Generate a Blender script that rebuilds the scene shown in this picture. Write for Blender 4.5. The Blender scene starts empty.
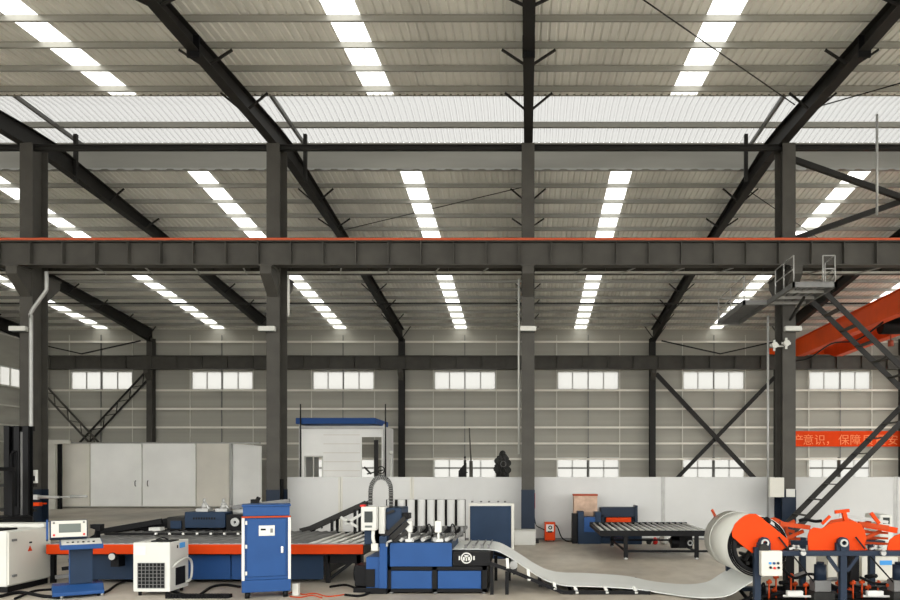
import bpy, bmesh, math, random
from mathutils import Vector, Matrix
random.seed(7)
SC = bpy.context.scene
COL = SC.collection
F, VX, VY, EYE = 756.0, 527.0, 471.0, 2.1
B, D1, D2 = 7.5, 22.5, 45.7           # bay width, depth of the inner column row, depth of the back wall
def X(px, d): return (px - VX) * d / F
def Z(py, d): return EYE + (VY - py) * d / F
ORD = ['zeroth','first','second','third','fourth','fifth','sixth','seventh','eighth','ninth','tenth','eleventh','twelfth','thirteenth','fourteenth','fifteenth','sixteenth']

# ---------------------------------------------------------------- materials
def lin(c):
    c = c / 255.0
    return c / 12.92 if c <= .04045 else ((c + .055) / 1.055) ** 2.4
def rgb(r, g, b): return (lin(r), lin(g), lin(b), 1)
def mat(name, col, rough=.6, metal=0, noise=0, scale=3, bump=0, bscale=60, spec=.15, stretch=None):
    m = bpy.data.materials.new(name); m.use_nodes = True
    nt = m.node_tree; bs = nt.nodes['Principled BSDF']
    c = rgb(*col)
    bs.inputs['Base Color'].default_value = c
    bs.inputs['Roughness'].default_value = rough
    bs.inputs['Metallic'].default_value = metal
    bs.inputs['Specular IOR Level'].default_value = spec
    tc = nt.nodes.new('ShaderNodeTexCoord')
    src = tc.outputs['Object']
    if stretch:
        mp = nt.nodes.new('ShaderNodeMapping'); mp.inputs['Scale'].default_value = stretch
        nt.links.new(src, mp.inputs['Vector']); src = mp.outputs['Vector']
    if noise:
        n = nt.nodes.new('ShaderNodeTexNoise'); n.inputs['Scale'].default_value = scale
        n.inputs['Detail'].default_value = 6
        nt.links.new(src, n.inputs['Vector'])
        r = nt.nodes.new('ShaderNodeValToRGB')
        r.color_ramp.elements[0].position = .35; r.color_ramp.elements[1].position = .65
        r.color_ramp.elements[0].color = tuple(v * (1 - noise) for v in c[:3]) + (1,)
        r.color_ramp.elements[1].color = tuple(min(1, v * (1 + noise)) for v in c[:3]) + (1,)
        nt.links.new(n.outputs['Fac'], r.inputs['Fac'])
        nt.links.new(r.outputs['Color'], bs.inputs['Base Color'])
    if bump:
        n = nt.nodes.new('ShaderNodeTexNoise'); n.inputs['Scale'].default_value = bscale
        nt.links.new(src, n.inputs['Vector'])
        bp = nt.nodes.new('ShaderNodeBump'); bp.inputs['Strength'].default_value = bump
        nt.links.new(n.outputs['Fac'], bp.inputs['Height'])
        nt.links.new(bp.outputs['Normal'], bs.inputs['Normal'])
    return m
def panel_mat(name, col, transp, transl):
    """frosted plastic sheet: part of the daylight passes straight, part is scattered"""
    m = bpy.data.materials.new(name); m.use_nodes = True
    nt = m.node_tree; nt.nodes.clear()
    out = nt.nodes.new('ShaderNodeOutputMaterial')
    t = nt.nodes.new('ShaderNodeBsdfTransparent'); t.inputs[0].default_value = tuple(transp*v for v in col) + (1,)
    s = nt.nodes.new('ShaderNodeBsdfTranslucent'); s.inputs[0].default_value = tuple(transl*v for v in col) + (1,)
    a = nt.nodes.new('ShaderNodeAddShader')
    nt.links.new(t.outputs[0], a.inputs[0]); nt.links.new(s.outputs[0], a.inputs[1])
    nt.links.new(a.outputs[0], out.inputs[0])
    return m
M = dict(
 steel=mat('grey_painted_steel', (69,67,62), .55, 0, .12, 2),
 steel_dk=mat('dark_painted_steel', (37,36,34), .5, 0, .12, 2),
 steel_navy=mat('navy_steel', (30,40,54), .45, 0, .1, 2),
 purlin=mat('galvanised_purlin', (146,145,138), .4, .2, .12, 1.2, stretch=(.15,1,1)),
 roof=mat('aluzinc_roof_sheet', (240,240,234), .4, .1, .12, .6, stretch=(1,.3,1)),
 wall=mat('beige_wall_sheet', (158,156,146), .6, 0, .08, .5, .25, 8, stretch=(.05,1,4)),
 girt=mat('galvanised_girt', (196,194,184), .5, .1, .1, 1),
 pwhite=mat('panel_white', (240,240,236), .5, 0, .05, .5),
 pbeige=mat('panel_beige', (218,214,203), .5, 0, .06, .5),
 white=mat('white_paint', (190,190,183), .5, 0, .04, 2),
 off=mat('off_white_panel', (192,190,180), .55, 0, .07, .8),
 part=mat('partition_panel_white', (190,190,187), .55, 0, .05, .7),
 grey=mat('light_grey_metal', (160,160,156), .4, .3, .08, 3),
 mid=mat('mid_grey_metal', (110,110,108), .45, .3, .08, 3),
 roller=mat('pale_roller', (205,205,198), .35, .2, .06, 3),
 black=mat('black_paint', (13,13,14), .5, 0, .2, 4),
 rubber=mat('black_rubber', (11,11,12), .8),
 blue=mat('blue_paint', (34,68,116), .42, 0, .06, 2),
 navy=mat('dark_blue_paint', (30,46,66), .45, 0, .1, 2),
 orange=mat('orange_paint', (192,56,0), .6, 0, .05, 2),
 orange_dk=mat('worn_orange_paint', (168,60,20), .55, 0, .12, 3),
 crane=mat('crane_orange_paint', (222,78,16), .5, 0, .08, 1),
 red=mat('red_plastic', (200,40,35), .5),
 banner=mat('banner_red_cloth', (212,62,14), .8, 0, .04, 2),
 letter=mat('banner_lettering', (236,140,92), .8),
 sheet=mat('white_coated_sheet', (196,198,194), .35, .0, .05, .8),
 coil=mat('pale_coil_wrap', (188,188,180), .4, 0, .06, 1.5),
 screen=mat('dark_screen', (52,56,54), .25),
 lcd=mat('grey_screen', (96,102,97), .3),
 paper=mat('white_label', (196,196,190), .7),
 bluelabel=mat('blue_label', (70,140,200), .6),
 rust=mat('dusty_brown_metal', (176,150,130), .7, 0, .2, 5),
 rusttop=mat('red_brown_lid', (150,72,52), .7),
 bluepaint=mat('booth_blue_roof', (34,70,126), .5),
 dark=mat('dark_machine', (40,40,38), .6, 0, .3, 6),
 rail=mat('orange_conductor', (176,80,50), .5, 0, .05, 1),
 chrome=mat('chrome', (205,205,205), .25, .9),
)
DAY = (1.0, .995, .965)
M['skylight'] = panel_mat('skylight_sheet', DAY, .155, .7)
M['monitor'] = panel_mat('monitor_roof_sheet', DAY, .025, .16)
M['pane'] = panel_mat('frosted_window_pane', DAY, .155, .28)
# concrete floor
def floor_mat():
    m = bpy.data.materials.new('concrete_floor'); m.use_nodes = True
    nt = m.node_tree; bs = nt.nodes['Principled BSDF']
    tc = nt.nodes.new('ShaderNodeTexCoord')
    n1 = nt.nodes.new('ShaderNodeTexNoise'); n1.inputs['Scale'].default_value = .35; n1.inputs['Detail'].default_value = 8
    n2 = nt.nodes.new('ShaderNodeTexNoise'); n2.inputs['Scale'].default_value = 3; n2.inputs['Detail'].default_value = 8
    mp = nt.nodes.new('ShaderNodeMapping'); mp.inputs['Scale'].default_value = (1, .45, 1)
    nt.links.new(tc.outputs['Object'], mp.inputs[0])
    nt.links.new(mp.outputs[0], n1.inputs['Vector']); nt.links.new(mp.outputs[0], n2.inputs['Vector'])
    r = nt.nodes.new('ShaderNodeValToRGB')
    e = r.color_ramp.elements
    e[0].position = .32; e[0].color = rgb(140,134,124)
    e[1].position = .68; e[1].color = rgb(192,186,174)
    mid = e.new(.5); mid.color = rgb(170,162,148)
    nt.links.new(n1.outputs['Fac'], r.inputs['Fac'])
    mx = nt.nodes.new('ShaderNodeMixRGB'); mx.blend_type = 'MULTIPLY'; mx.inputs[0].default_value = .5
    r2 = nt.nodes.new('ShaderNodeValToRGB'); r2.color_ramp.elements[0].position = .3; r2.color_ramp.elements[0].color = (.62,.6,.57,1)
    r2.color_ramp.elements[1].position = .62
    nt.links.new(n2.outputs['Fac'], r2.inputs['Fac'])
    nt.links.new(r.outputs[0], mx.inputs[1]); nt.links.new(r2.outputs[0], mx.inputs[2])
    nt.links.new(mx.outputs[0], bs.inputs['Base Color'])
    bs.inputs['Roughness'].default_value = .5; bs.inputs['Specular IOR Level'].default_value = .3
    return m
M['floor'] = floor_mat()

# ---------------------------------------------------------------- mesh builder
class MB:
    def __init__(s): s.bm = bmesh.new()
    def box(s, x0, x1, y0, y1, z0, z1, rot=None, piv=None):
        vs = [s.bm.verts.new((x, y, z)) for x in (x0, x1) for y in (y0, y1) for z in (z0, z1)]
        for f in ((0,1,3,2),(4,6,7,5),(0,4,5,1),(2,3,7,6),(0,2,6,4),(1,5,7,3)): s.bm.faces.new([vs[i] for i in f])
        if rot: bmesh.ops.rotate(s.bm, verts=vs, cent=piv or ((x0+x1)/2,(y0+y1)/2,(z0+z1)/2), matrix=rot)
        return s
    def bar(s, p, q, w, h=None):
        p, q = Vector(p), Vector(q); h = h or w
        d = (q - p); L = d.length; d.normalize()
        up = Vector((0,0,1)) if abs(d.z) < .99 else Vector((0,1,0))
        a = d.cross(up).normalized(); b = a.cross(d)
        vs = []
        for t in (p, q):
            for sa, sb in ((-1,-1),(1,-1),(1,1),(-1,1)):
                vs.append(s.bm.verts.new(t + a*sa*w/2 + b*sb*h/2))
        for f in ((0,1,2,3),(7,6,5,4),(0,4,5,1),(1,5,6,2),(2,6,7,3),(3,7,4,0)): s.bm.faces.new([vs[i] for i in f])
        return s
    def cyl(s, p, q, r, r2=None, n=16):
        p, q = Vector(p), Vector(q); r2 = r if r2 is None else r2
        d = (q - p).normalized()
        up = Vector((0,0,1)) if abs(d.z) < .9 else Vector((0,1,0))
        a = d.cross(up).normalized(); b = a.cross(d)
        A = [s.bm.verts.new(p + (a*math.cos(2*math.pi*i/n) + b*math.sin(2*math.pi*i/n))*r) for i in range(n)]
        C = [s.bm.verts.new(q + (a*math.cos(2*math.pi*i/n) + b*math.sin(2*math.pi*i/n))*r2) for i in range(n)]
        for i in range(n):
            f = s.bm.faces.new((A[i], C[i], C[(i+1)%n], A[(i+1)%n])); f.smooth = True
        s.bm.faces.new(A); s.bm.faces.new(C[::-1])
        return s
    def ring(s, c, axis, r0, r1, w, n=32):
        """hollow disc (tube wall) about a centre, axis 'y' or 'x'"""
        rings = []
        for off in (-w/2, w/2):
            for r in (r0, r1):
                L = []
                for i in range(n):
                    a = 2*math.pi*i/n; u, v = r*math.cos(a), r*math.sin(a)
                    L.append(s.bm.verts.new((c[0]+u, c[1]+off, c[2]+v) if axis == 'y' else (c[0]+off, c[1]+u, c[2]+v)))
                rings.append(L)
        a, b, c2, d = rings
        for i in range(n):
            j = (i+1) % n
            for P, Q in ((a,b),(b,d),(d,c2),(c2,a)):
                f = s.bm.faces.new((P[i], Q[i], Q[j], P[j])); f.smooth = (P is b or P is c2)
        return s
    def prism(s, pts, y0, y1):
        A = [s.bm.verts.new((x, y0, z)) for x, z in pts]; C = [s.bm.verts.new((x, y1, z)) for x, z in pts]
        s.bm.faces.new(A); s.bm.faces.new(C[::-1]); n = len(pts)
        for i in range(n): s.bm.faces.new((A[i], C[i], C[(i+1)%n], A[(i+1)%n]))
        return s
    def prism_x(s, pts, x0, x1):
        A = [s.bm.verts.new((x0, y, z)) for y, z in pts]; C = [s.bm.verts.new((x1, y, z)) for y, z in pts]
        s.bm.faces.new(A); s.bm.faces.new(C[::-1]); n = len(pts)
        for i in range(n): s.bm.faces.new((A[i], C[i], C[(i+1)%n], A[(i+1)%n]))
        return s
    def tube(s, pts, r, n=8):
        pts = [Vector(p) for p in pts]
        # Catmull-Rom smoothing
        P = []
        for i in range(len(pts)-1):
            p0 = pts[max(i-1,0)]; p1 = pts[i]; p2 = pts[i+1]; p3 = pts[min(i+2,len(pts)-1)]
            for k in range(6):
                t = k/6
                P.append(.5*((2*p1)+(p2-p0)*t+(2*p0-5*p1+4*p2-p3)*t*t+(3*p1-p0-3*p2+p3)*t**3))
        P.append(pts[-1]); R = []
        for i, p in enumerate(P):
            d = (P[min(i+1,len(P)-1)] - P[max(i-1,0)]).normalized()
            up = Vector((0,0,1)) if abs(d.z) < .95 else Vector((0,1,0))
            a = d.cross(up).normalized(); b = a.cross(d)
            R.append([s.bm.verts.new(p + (a*math.cos(2*math.pi*k/n)+b*math.sin(2*math.pi*k/n))*r) for k in range(n)])
        for i in range(len(R)-1):
            for k in range(n):
                f = s.bm.faces.new((R[i][k], R[i][(k+1)%n], R[i+1][(k+1)%n], R[i+1][k])); f.smooth = True
        s.bm.faces.new(R[0][::-1]); s.bm.faces.new(R[-1])
        return s
    def hbeam_y(s, x, w, prof, t=.02):
        """I section running along y; prof = [(y, zbottom, ztop)]"""
        for i in range(len(prof)-1):
            (ya, a0, a1), (yb, b0, b1) = prof[i], prof[i+1]
            for (xa, xb, lo, hi) in ((x-w/2, x+w/2, (a0, b0), (a0+t, b0+t)), (x-w/2, x+w/2, (a1-t, b1-t), (a1, b1)), (x-.008, x+.008, (a0+t, b0+t), (a1-t, b1-t))):
                vs = [s.bm.verts.new(v) for v in ((xa,ya,lo[0]),(xb,ya,lo[0]),(xb,ya,hi[0]),(xa,ya,hi[0]),(xa,yb,lo[1]),(xb,yb,lo[1]),(xb,yb,hi[1]),(xa,yb,hi[1]))]
                for f in ((0,1,2,3),(7,6,5,4),(0,4,5,1),(1,5,6,2),(2,6,7,3),(3,7,4,0)): s.bm.faces.new([vs[i] for i in f])
        return s
    def hcol(s, x, y, w, dep, z0, z1, t=.025):
        s.box(x-w/2, x+w/2, y-dep/2, y-dep/2+t, z0, z1)
        s.box(x-w/2, x+w/2, y+dep/2-t, y+dep/2, z0, z1)
        s.box(x-.01, x+.01, y-dep/2+t, y+dep/2-t, z0, z1)
        return s
    def hbeam_x(s, x0, x1, y, w, z0, z1, t=.025):
        s.box(x0, x1, y-w/2, y+w/2, z0, z0+t); s.box(x0, x1, y-w/2, y+w/2, z1-t, z1)
        s.box(x0, x1, y-.008, y+.008, z0+t, z1-t)
        return s

ORG = {}
def thing(name, label, cat, loc=(0,0,0), rz=0, group=None, local=False):
    o = bpy.data.objects.new(name, None); COL.objects.link(o)
    o.empty_display_size = .2
    o.location = loc; o.rotation_euler = (0,0,rz)
    o['label'] = label; o['category'] = cat
    if group: o['group'] = group
    ORG[o.name] = Vector((0,0,0)) if local else Vector(loc)
    return o
def build(name, mb, m, parent=None, bev=0, loc=None, label=None):
    bm = mb.bm
    bmesh.ops.recalc_face_normals(bm, faces=bm.faces)
    me = bpy.data.meshes.new(name)
    if parent is not None: org = ORG[parent.name]
    else: org = Vector(loc) if loc is not None else Vector((0,0,0))
    if org.length: bmesh.ops.translate(bm, verts=bm.verts, vec=-org)
    bm.to_mesh(me); bm.free()
    me.materials.append(M[m] if isinstance(m, str) else m)
    o = bpy.data.objects.new(name, me); COL.objects.link(o)
    if parent is not None: o.parent = parent
    else: o.location = org
    ORG[o.name] = org
    if bev:
        md = o.modifiers.new('bevel', 'BEVEL'); md.width = bev; md.segments = 2; md.limit_method = 'ANGLE'
    if label: o['label'] = label
    return o
def solo(name, mb, m, label, cat, group=None, bev=0):
    bm = mb.bm
    xs = [v.co.x for v in bm.verts]; ys = [v.co.y for v in bm.verts]; zs = [v.co.z for v in bm.verts]
    o = build(name, mb, m, None, bev, ((min(xs)+max(xs))/2, (min(ys)+max(ys))/2, min(zs)))
    o['label'] = label; o['category'] = cat
    if group: o['group'] = group
    return o
def struct(name, mb, m, bev=0):
    o = build(name, mb, m, None, bev); o['kind'] = 'structure'; return o
def copy_tree(o, parent=None):
    c = o.copy(); COL.objects.link(c)
    if parent is not None: c.parent = parent
    ORG[c.name] = ORG[o.name]
    for ch in list(o.children): copy_tree(ch, c)
    return c
def text(name, body, size, m, parent, loc, rot=(math.pi/2,0,0), ext=.004):
    cu = bpy.data.curves.new(name, 'FONT'); cu.body = body; cu.size = size; cu.extrude = ext
    cu.align_x = 'LEFT'
    t = bpy.data.objects.new(name + '_tmp', cu); COL.objects.link(t)
    bpy.context.view_layer.update()
    me = bpy.data.meshes.new_from_object(t.evaluated_get(bpy.context.evaluated_depsgraph_get()))
    bpy.data.objects.remove(t)
    me.materials.clear(); me.materials.append(M[m])
    o = bpy.data.objects.new(name, me); COL.objects.link(o)
    o.parent = parent; o.location = Vector(loc) - ORG[parent.name]; o.rotation_euler = rot
    ORG[o.name] = ORG[parent.name]
    return o

# ---------------------------------------------------------------- roof geometry
RIDGE_Y, RIDGE_Z, SL = 23.3, 12.55, .082
def zr(y): return RIDGE_Z - SL*abs(y - RIDGE_Y)
OPN, OPF = 20.6, 25.6              # the ridge opening under the raised monitor
XL, XR = -4*B, 4.6*B
YN = 1.0
def ribbed(x0, x1, y0, y1, z0, z1, pitch=.2, h=.035, mb=None):
    mb = mb or MB()
    n = max(1, round((x1-x0)/pitch)); p = (x1-x0)/n
    xs = []
    for i in range(n):
        a = x0 + i*p
        xs += [(a, 0), (a+.62*p, 0), (a+.72*p, h), (a+.9*p, h)]
    xs.append((x1, 0))
    A = [mb.bm.verts.new((x, y0, z0+dz)) for x, dz in xs]; C = [mb.bm.verts.new((x, y1, z1+dz)) for x, dz in xs]
    for i in range(len(xs)-1): mb.bm.faces.new((A[i], A[i+1], C[i+1], C[i]))
    return mb
near_sky = [-3.45, -2.46, -1.46, -.53, .567, 1.6, 2.6, 3.6]
far_sky = [-3.42, -2.48, -1.5, -.53, .43, 1.52, 2.5, 3.5]
SW = .72
wn = [0]
def window_name():
    wn[0] += 1; return 'window_%d' % wn[0]
for sky, (y0, y1) in ((near_sky, (YN, OPN)), (far_sky, (OPF, D2))):
    mb = MB(); edge = XL
    for k in sky:
        c = k*B
        if c - SW/2 > edge: ribbed(edge, c-SW/2, y0, y1, zr(y0), zr(y1), mb=mb)
        edge = c + SW/2
        s = ribbed(c-SW/2, c+SW/2, y0, y1, zr(y0), zr(y1), .2, .03)
        struct(window_name(), s, 'skylight')
    ribbed(edge, XR, y0, y1, zr(y0), zr(y1), mb=mb)
    struct('ceiling', mb, 'roof')
# raised monitor over the ridge
MZ = 13.28
mo = MB(); ribbed(XL, XR, OPN-.25, RIDGE_Y+.2, MZ-.05, MZ+.16, .2, .04, mo); ribbed(XL, XR, RIDGE_Y+.2, OPF+.15, MZ+.16, MZ-.03, .2, .04, mo)
struct(window_name(), mo, 'monitor')
mw = MB(); mw.box(XL, XR, D2-.06, D2+.2, zr(D2)-.06, zr(D2)+.06); struct('trim_4', mw, 'girt')
mw = MB(); mw.box(XL, XR, OPF, OPF+.03, zr(OPF)-.02, MZ-.06); struct('trim_1', mw, 'purlin')
mw = MB(); mw.box(XL, XR, OPN-.03, OPN, zr(OPN)-.02, MZ-.16); struct('trim_2', mw, 'purlin')
mw = MB(); mw.box(XL, XR, OPF-.22, OPF-.01, zr(OPF)-.12, zr(OPF)-.08)
for i in range(120):
    x = XL + i*.55; mw.box(x, x+.3, OPF-.25, OPF-.2, zr(OPF)-.17, zr(OPF)-.12)
struct('trim_3', mw, 'grey')

# ---------------------------------------------------------------- shell
fl = MB(); fl.box(-60, 60, -30, D2+.3, -.1, 0); struct('floor', fl, 'floor')
UP = [-3.425, -2.454, -1.479, -.5, .492, 1.503, 2.519, 3.52]        # centres of the upper windows, in bays
UZ0, UZ1, UW = 7.0, 8.13, 3.75
LP = [-2.454, -1.479, -.5, .492, 1.503, 2.51, 3.5]
LZ0, LZ1, LW = .9, 2.93, 3.8
wb = MB()
def wall_with_holes(mb, x0, x1, z0, z1, holes, y0, y1):
    zs = sorted({z0, z1} | {h[2] for h in holes} | {h[3] for h in holes})
    for a, b in zip(zs[:-1], zs[1:]):
        hs = sorted(h for h in holes if h[2] <= a and h[3] >= b); e = x0
        for h in hs:
            if h[0] > e: mb.box(e, h[0], y0, y1, a, b)
            e = h[1]
        if e < x1: mb.box(e, x1, y0, y1, a, b)
holes = [(k*B-UW/2, k*B+UW/2, UZ0, UZ1) for k in UP] + [(k*B-LW/2, k*B+LW/2, LZ0, LZ1) for k in LP]
wall_with_holes(wb, XL, XR, 0, zr(D2), holes, D2, D2+.15)
struct('wall_back', wb, 'wall')
def win(x0, x1, z0, z1, cols, rows, y=D2):
    nm = window_name()
    fr = MB(); t = .06
    for a, b, c, d in ((x0, x1, z0, z0+t), (x0, x1, z1-t, z1), (x0, x0+t, z0, z1), (x1-t, x1, z0, z1)):
        fr.box(a, b, y-.03, y+.08, c, d)
    f = struct(nm, fr, 'white')
    for i in range(1, cols):
        m = MB(); xx = x0+(x1-x0)*i/cols; m.box(xx-.025, xx+.025, y-.01, y+.06, z0+t, z1-t); build('mullion', m, 'grey', f)
    for zz in rows:
        m = MB(); m.box(x0+t, x1-t, y-.02, y+.06, zz-.035, zz+.035); build('transom', m, 'steel', f)
    p = MB(); p.box(x0+t, x1-t, y+.03, y+.035, z0+t, z1-t); build('pane', p, 'pane', f)
    return f
for k in UP: win(k*B-UW/2, k*B+UW/2, UZ0, UZ1, 4, [])
for k in LP:
    f = win(k*B-LW/2, k*B+LW/2, LZ0, LZ1, 4, [2.28])
    m = MB(); m.box(k*B-.07, k*B+.07, D2-.06, D2+.06, LZ0, LZ1); build('centre_post', m, 'steel', f)
# left gable wall, seen only at the picture's edge
wl = MB()
gh = []
for y0 in (41.2, 36.2, 30, 24): gh.append((y0, y0+3.6))
def gable():
    zs = [0, UZ0, UZ1]
    ys = sorted({YN, RIDGE_Y, D2+.1} | {a for a, b in gh} | {b for a, b in gh})
    for a, b in zip(ys[:-1], ys[1:]):
        hole = any(a >= g[0]-1e-6 and b <= g[1]+1e-6 for g in gh)
        def quad(za, zb, zc, zd):
            for x in (XL-.12,):
                vs = [wl.bm.verts.new(v) for v in ((x,a,za),(x,b,zb),(x,b,zc),(x,a,zd),(XL,a,za),(XL,b,zb),(XL,b,zc),(XL,a,zd))]
                for f in ((0,1,2,3),(7,6,5,4),(0,4,5,1),(1,5,6,2),(2,6,7,3),(3,7,4,0)): wl.bm.faces.new([vs[i] for i in f])
        if hole: quad(0,0,UZ0,UZ0); quad(UZ1,UZ1,zr(b),zr(a))
        else: quad(0,0,zr(b),zr(a))
gable()
struct('wall_left', wl, 'wall')
for a, b in gh:
    fr = MB()
    for c in range(5):
        yy = a + (b-a)*c/4; fr.box(XL-.05, XL+.03, yy-.03, yy+.03, UZ0, UZ1)
    fr.box(XL-.05, XL+.03, a, b, UZ0, UZ0+.06); fr.box(XL-.05, XL+.03, a, b, UZ1-.06, UZ1)
    f = struct(window_name(), fr, 'white')
    p = MB(); p.box(XL-.08, XL-.075, a, b, UZ0, UZ1); build('pane', p, 'pane', f)

# ---------------------------------------------------------------- purlins and girts
def zpurlin(y, s=1):
    z = zr(y) - .012; m = MB()
    m.box(XL, XR, y-.004, y+.004, z-.16, z)
    m.box(XL, XR, y, y+.055, z-.004, z)
    m.box(XL, XR, y-.055, y, z-.164, z-.158); m.box(XL, XR, y-.057, y-.052, z-.16, z-.145)
    return m
ys = [19.95-1.2*i for i in range(16)]
for i, y in enumerate(ys):
    solo('roof_purlin', zpurlin(y), 'purlin', 'pale steel purlin under the near roof slope, %s in front of the bright ridge band' % ORD[i+1], 'purlin', 'purlins under the near roof slope')
ys = [26.7+1.27*i for i in range(15)]
for i, y in enumerate(ys):
    solo('roof_purlin', zpurlin(y), 'purlin', 'pale steel purlin under the far roof slope, %s behind the bright ridge band' % ORD[i+1], 'purlin', 'purlins under the far roof slope')
for i, (y, w) in enumerate(((22.0, .2), (24.2, .2))):
    m = MB(); zz = MZ + .1 - .1*abs(y-RIDGE_Y); m.box(XL, XR, y-.05, y+.05, zz-.2, zz-.03)
    solo('monitor_purlin', m, 'purlin', ['pale purlin crossing the bright ridge band, nearer of two', 'pale purlin crossing the bright ridge band, farther of two'][i], 'purlin', 'purlins under the ridge monitor')
girts = [Z(y, 45.6) for y in (341.6, 390, 408.5, 427, 443, 458.6)]
GL = ['just below the roof edge', 'right below the upper windows', 'one below the upper windows', 'midway between upper and lower windows', 'second above the lower windows', 'just above the lower windows']
for z, l in zip(girts, GL):
    m = MB(); m.box(XL, XR, D2-.2, D2-.005, z-.008, z); m.box(XL, XR, D2-.207, D2-.198, z-.09, z+.03)
    solo('wall_girt', m, 'pbeige', 'long pale horizontal steel girt on the back wall, ' + l, 'girt', 'girts along the back wall')
for k, x in enumerate(c*B + o for c in UP for o in (-1.9, 0, 1.9)):
    m = MB(); m.box(x-.025, x+.025, D2-.14, D2-.10, 0, 10.3)
    solo('sag_rod', m, 'mid' if k % 3 == 1 else 'girt', 'thin vertical rod tying the girts on the back wall', 'rod', 'vertical rods between the back wall girts')
for z in girts[:5]:
    m = MB(); m.box(XL+.005, XL+.2, 24, D2-.25, z-.008, z); m.box(XL+.198, XL+.204, 24, D2-.25, z-.05, z+.035)
    solo('wall_girt', m, 'girt', 'pale horizontal girt on the left end wall at the photo edge', 'girt', 'girts on the left end wall')

# ---------------------------------------------------------------- columns
KN = {-4:'at the far left corner', -3:'first in from the left corner', -2:'second in from the left corner', -1:'third in from the left corner', 0:'directly behind the middle inner column', 1:'at the left end of the crossed bracing', 2:'at the right end of the crossed bracing', 3:'at the right edge of the photo'}
IN = {-2:'leftmost, behind the forklift mast', -1:'second from the left, behind the blue cabinet', 0:'in the middle, above the white box', 1:'rightmost, carrying the steel platform', -3:'beyond the left edge', 2:'beyond the right edge'}
CX = {-2:-2*B+.33, -1:-B+.06, 0:.03, 1:B+.18}
for k in (-2, -1, 0, 1):
    x = CX[k]
    c = thing('steel_column', 'tall dark grey H-section steel column, %s' % IN[k], 'column', (x, D1, 0), group='inner row of columns')
    build('shaft', MB().hcol(x, D1, .38, .72, 1.55, 11.72), 'steel', c)
    build('blue_foot', MB().hcol(x, D1, .40, .74, .03, 1.55), 'steel_navy', c, label='dark blue lower end of the column')  # lower end of the column in a bluer, darker tone
    m = MB(); m.box(x-.32, x+.32, D1-.5, D1+.5, 0, .03); build('base_plate', m, 'steel_dk', c)
    for s in (-1, 1):
        m = MB(); m.prism_x([(D1+s*.37, 7.2), (D1+s*.37, 7.93), (D1+s*1.0, 7.93), (D1+s*1.0, 7.72)], x-.16, x+.16)
        m.box(x-.2, x+.2, min(D1+s*.37, D1+s*1.02), max(D1+s*.37, D1+s*1.02), 7.93, 7.975)
        build('crane_bracket', m, 'steel', c)
for k in range(-4, 4):
    x = k*B + (.25 if k == -4 else 0)
    c = thing('wall_column', 'slimmer dark steel column against the back wall, %s' % KN[k], 'column', (x, D2-.45, 0), group='columns along the back wall')
    build('shaft', MB().hcol(x, D2-.45, .34, .45, 0, 10.05), 'steel_dk' if k in (0,1,-1) else 'steel', c)
    m = MB(); m.prism_x([(D2-.68, 7.5), (D2-.68, 8.1), (D2-1.1, 8.1), (D2-1.1, 7.9)], x-.14, x+.14)
    build('crane_bracket', m, 'steel', c)
# end-wall columns
for i, y in enumerate((38.5,)):
    m = MB(); m.box(XL+.05, XL+.4, y-.15, y+.15, 0, 10.6)
    solo('end_wall_column', m, 'steel', 'dark column on the left end wall beyond the leftmost inner column', 'column')

# rafters
def ztop(y): return zr(y) - .18
prof = [(YN, 10.15, 0), (8, 10.85, 0), (14.9, 11.39, 0), (21.2, 11.68, 0), (22.5, 11.72, 0), (23.6, 11.75, 0), (30.6, 11.42, 0), (42.5, 10.15, 0), (45.3, 9.78, 0)]
RN = {-4:'against the left end wall', -3:'cutting the top left corner of the far roof', -2:'meeting the leftmost inner column', -1:'crossing the second inner column from the left', 0:'running straight back over the middle column', 1:'crossing the column with the platform', 2:'behind the platform at the right edge', 3:'beyond the right edge'}
for k in range(-4, 4):
    x = k*B + {-4:.2,-2:.15}.get(k, .04)
    r = thing('roof_rafter', 'long dark I-section roof rafter, %s' % RN[k], 'rafter', (x, D1, 11.7), group='roof rafters')
    build('beam', MB().hbeam_y(x, .26, [(y, a, ztop(y)) for y, a, b in prof]), 'steel_dk', r)
    yy = [19.95-1.2*i for i in range(0, 16, 2)] + [26.7+1.27*i for i in range(0, 15, 2)]
    for y in yy:
        for i in range(len(prof)-1):
            if prof[i][0] <= y <= prof[i+1][0]:
                t = (y-prof[i][0])/(prof[i+1][0]-prof[i][0]); zb = prof[i][1]*(1-t)+prof[i+1][1]*t
        for s in (-1, 1):
            if k == -4 and s == -1: continue
            m = MB(); m.bar((x+s*.12, y, zb+.04), (x+s*.62, y, zr(y)-.2), .05, .05); build('knee_brace', m, 'steel_dk', r)
    # splice plates
    for y in (16.9, 34):
        m = MB(); m.box(x-.14, x+.14, y-.03, y+.03, ztop(y)-.5, ztop(y)-.02); build('splice_plate', m, 'black', r)
# monitor frames
for k in range(-4, 4):
    x = k*B + .02 + (.2 if k == -4 else 0)
    m = MB(); m.bar((x, OPN-.1, MZ-.2), (x, OPF+.02, MZ-.2), .08, .12)
    solo('ridge_beam', m, 'mid', 'grey straight bar under the bright ridge band, above the rafter %s' % RN[k].split(',')[0], 'beam', 'bars under the ridge band')
for k in range(-4, 4):
    x = k*B; m = MB(); m.box(x-.055+(-1.06), x+.055-1.06, 24.95, 25.06, 11.65, 13.4)
    if k in (-2, -1, 1, 2):
        x = k*B + (.0 if k < 0 else -.6)
        m = MB(); m.box(x+.2, x+.31, 24.65, 24.76, 11.55, 13.1)
        solo('monitor_post', m, 'steel_dk', 'short dark post below the ridge band, rafter %s' % RN[k], 'post', 'short posts below the ridge band')

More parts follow.
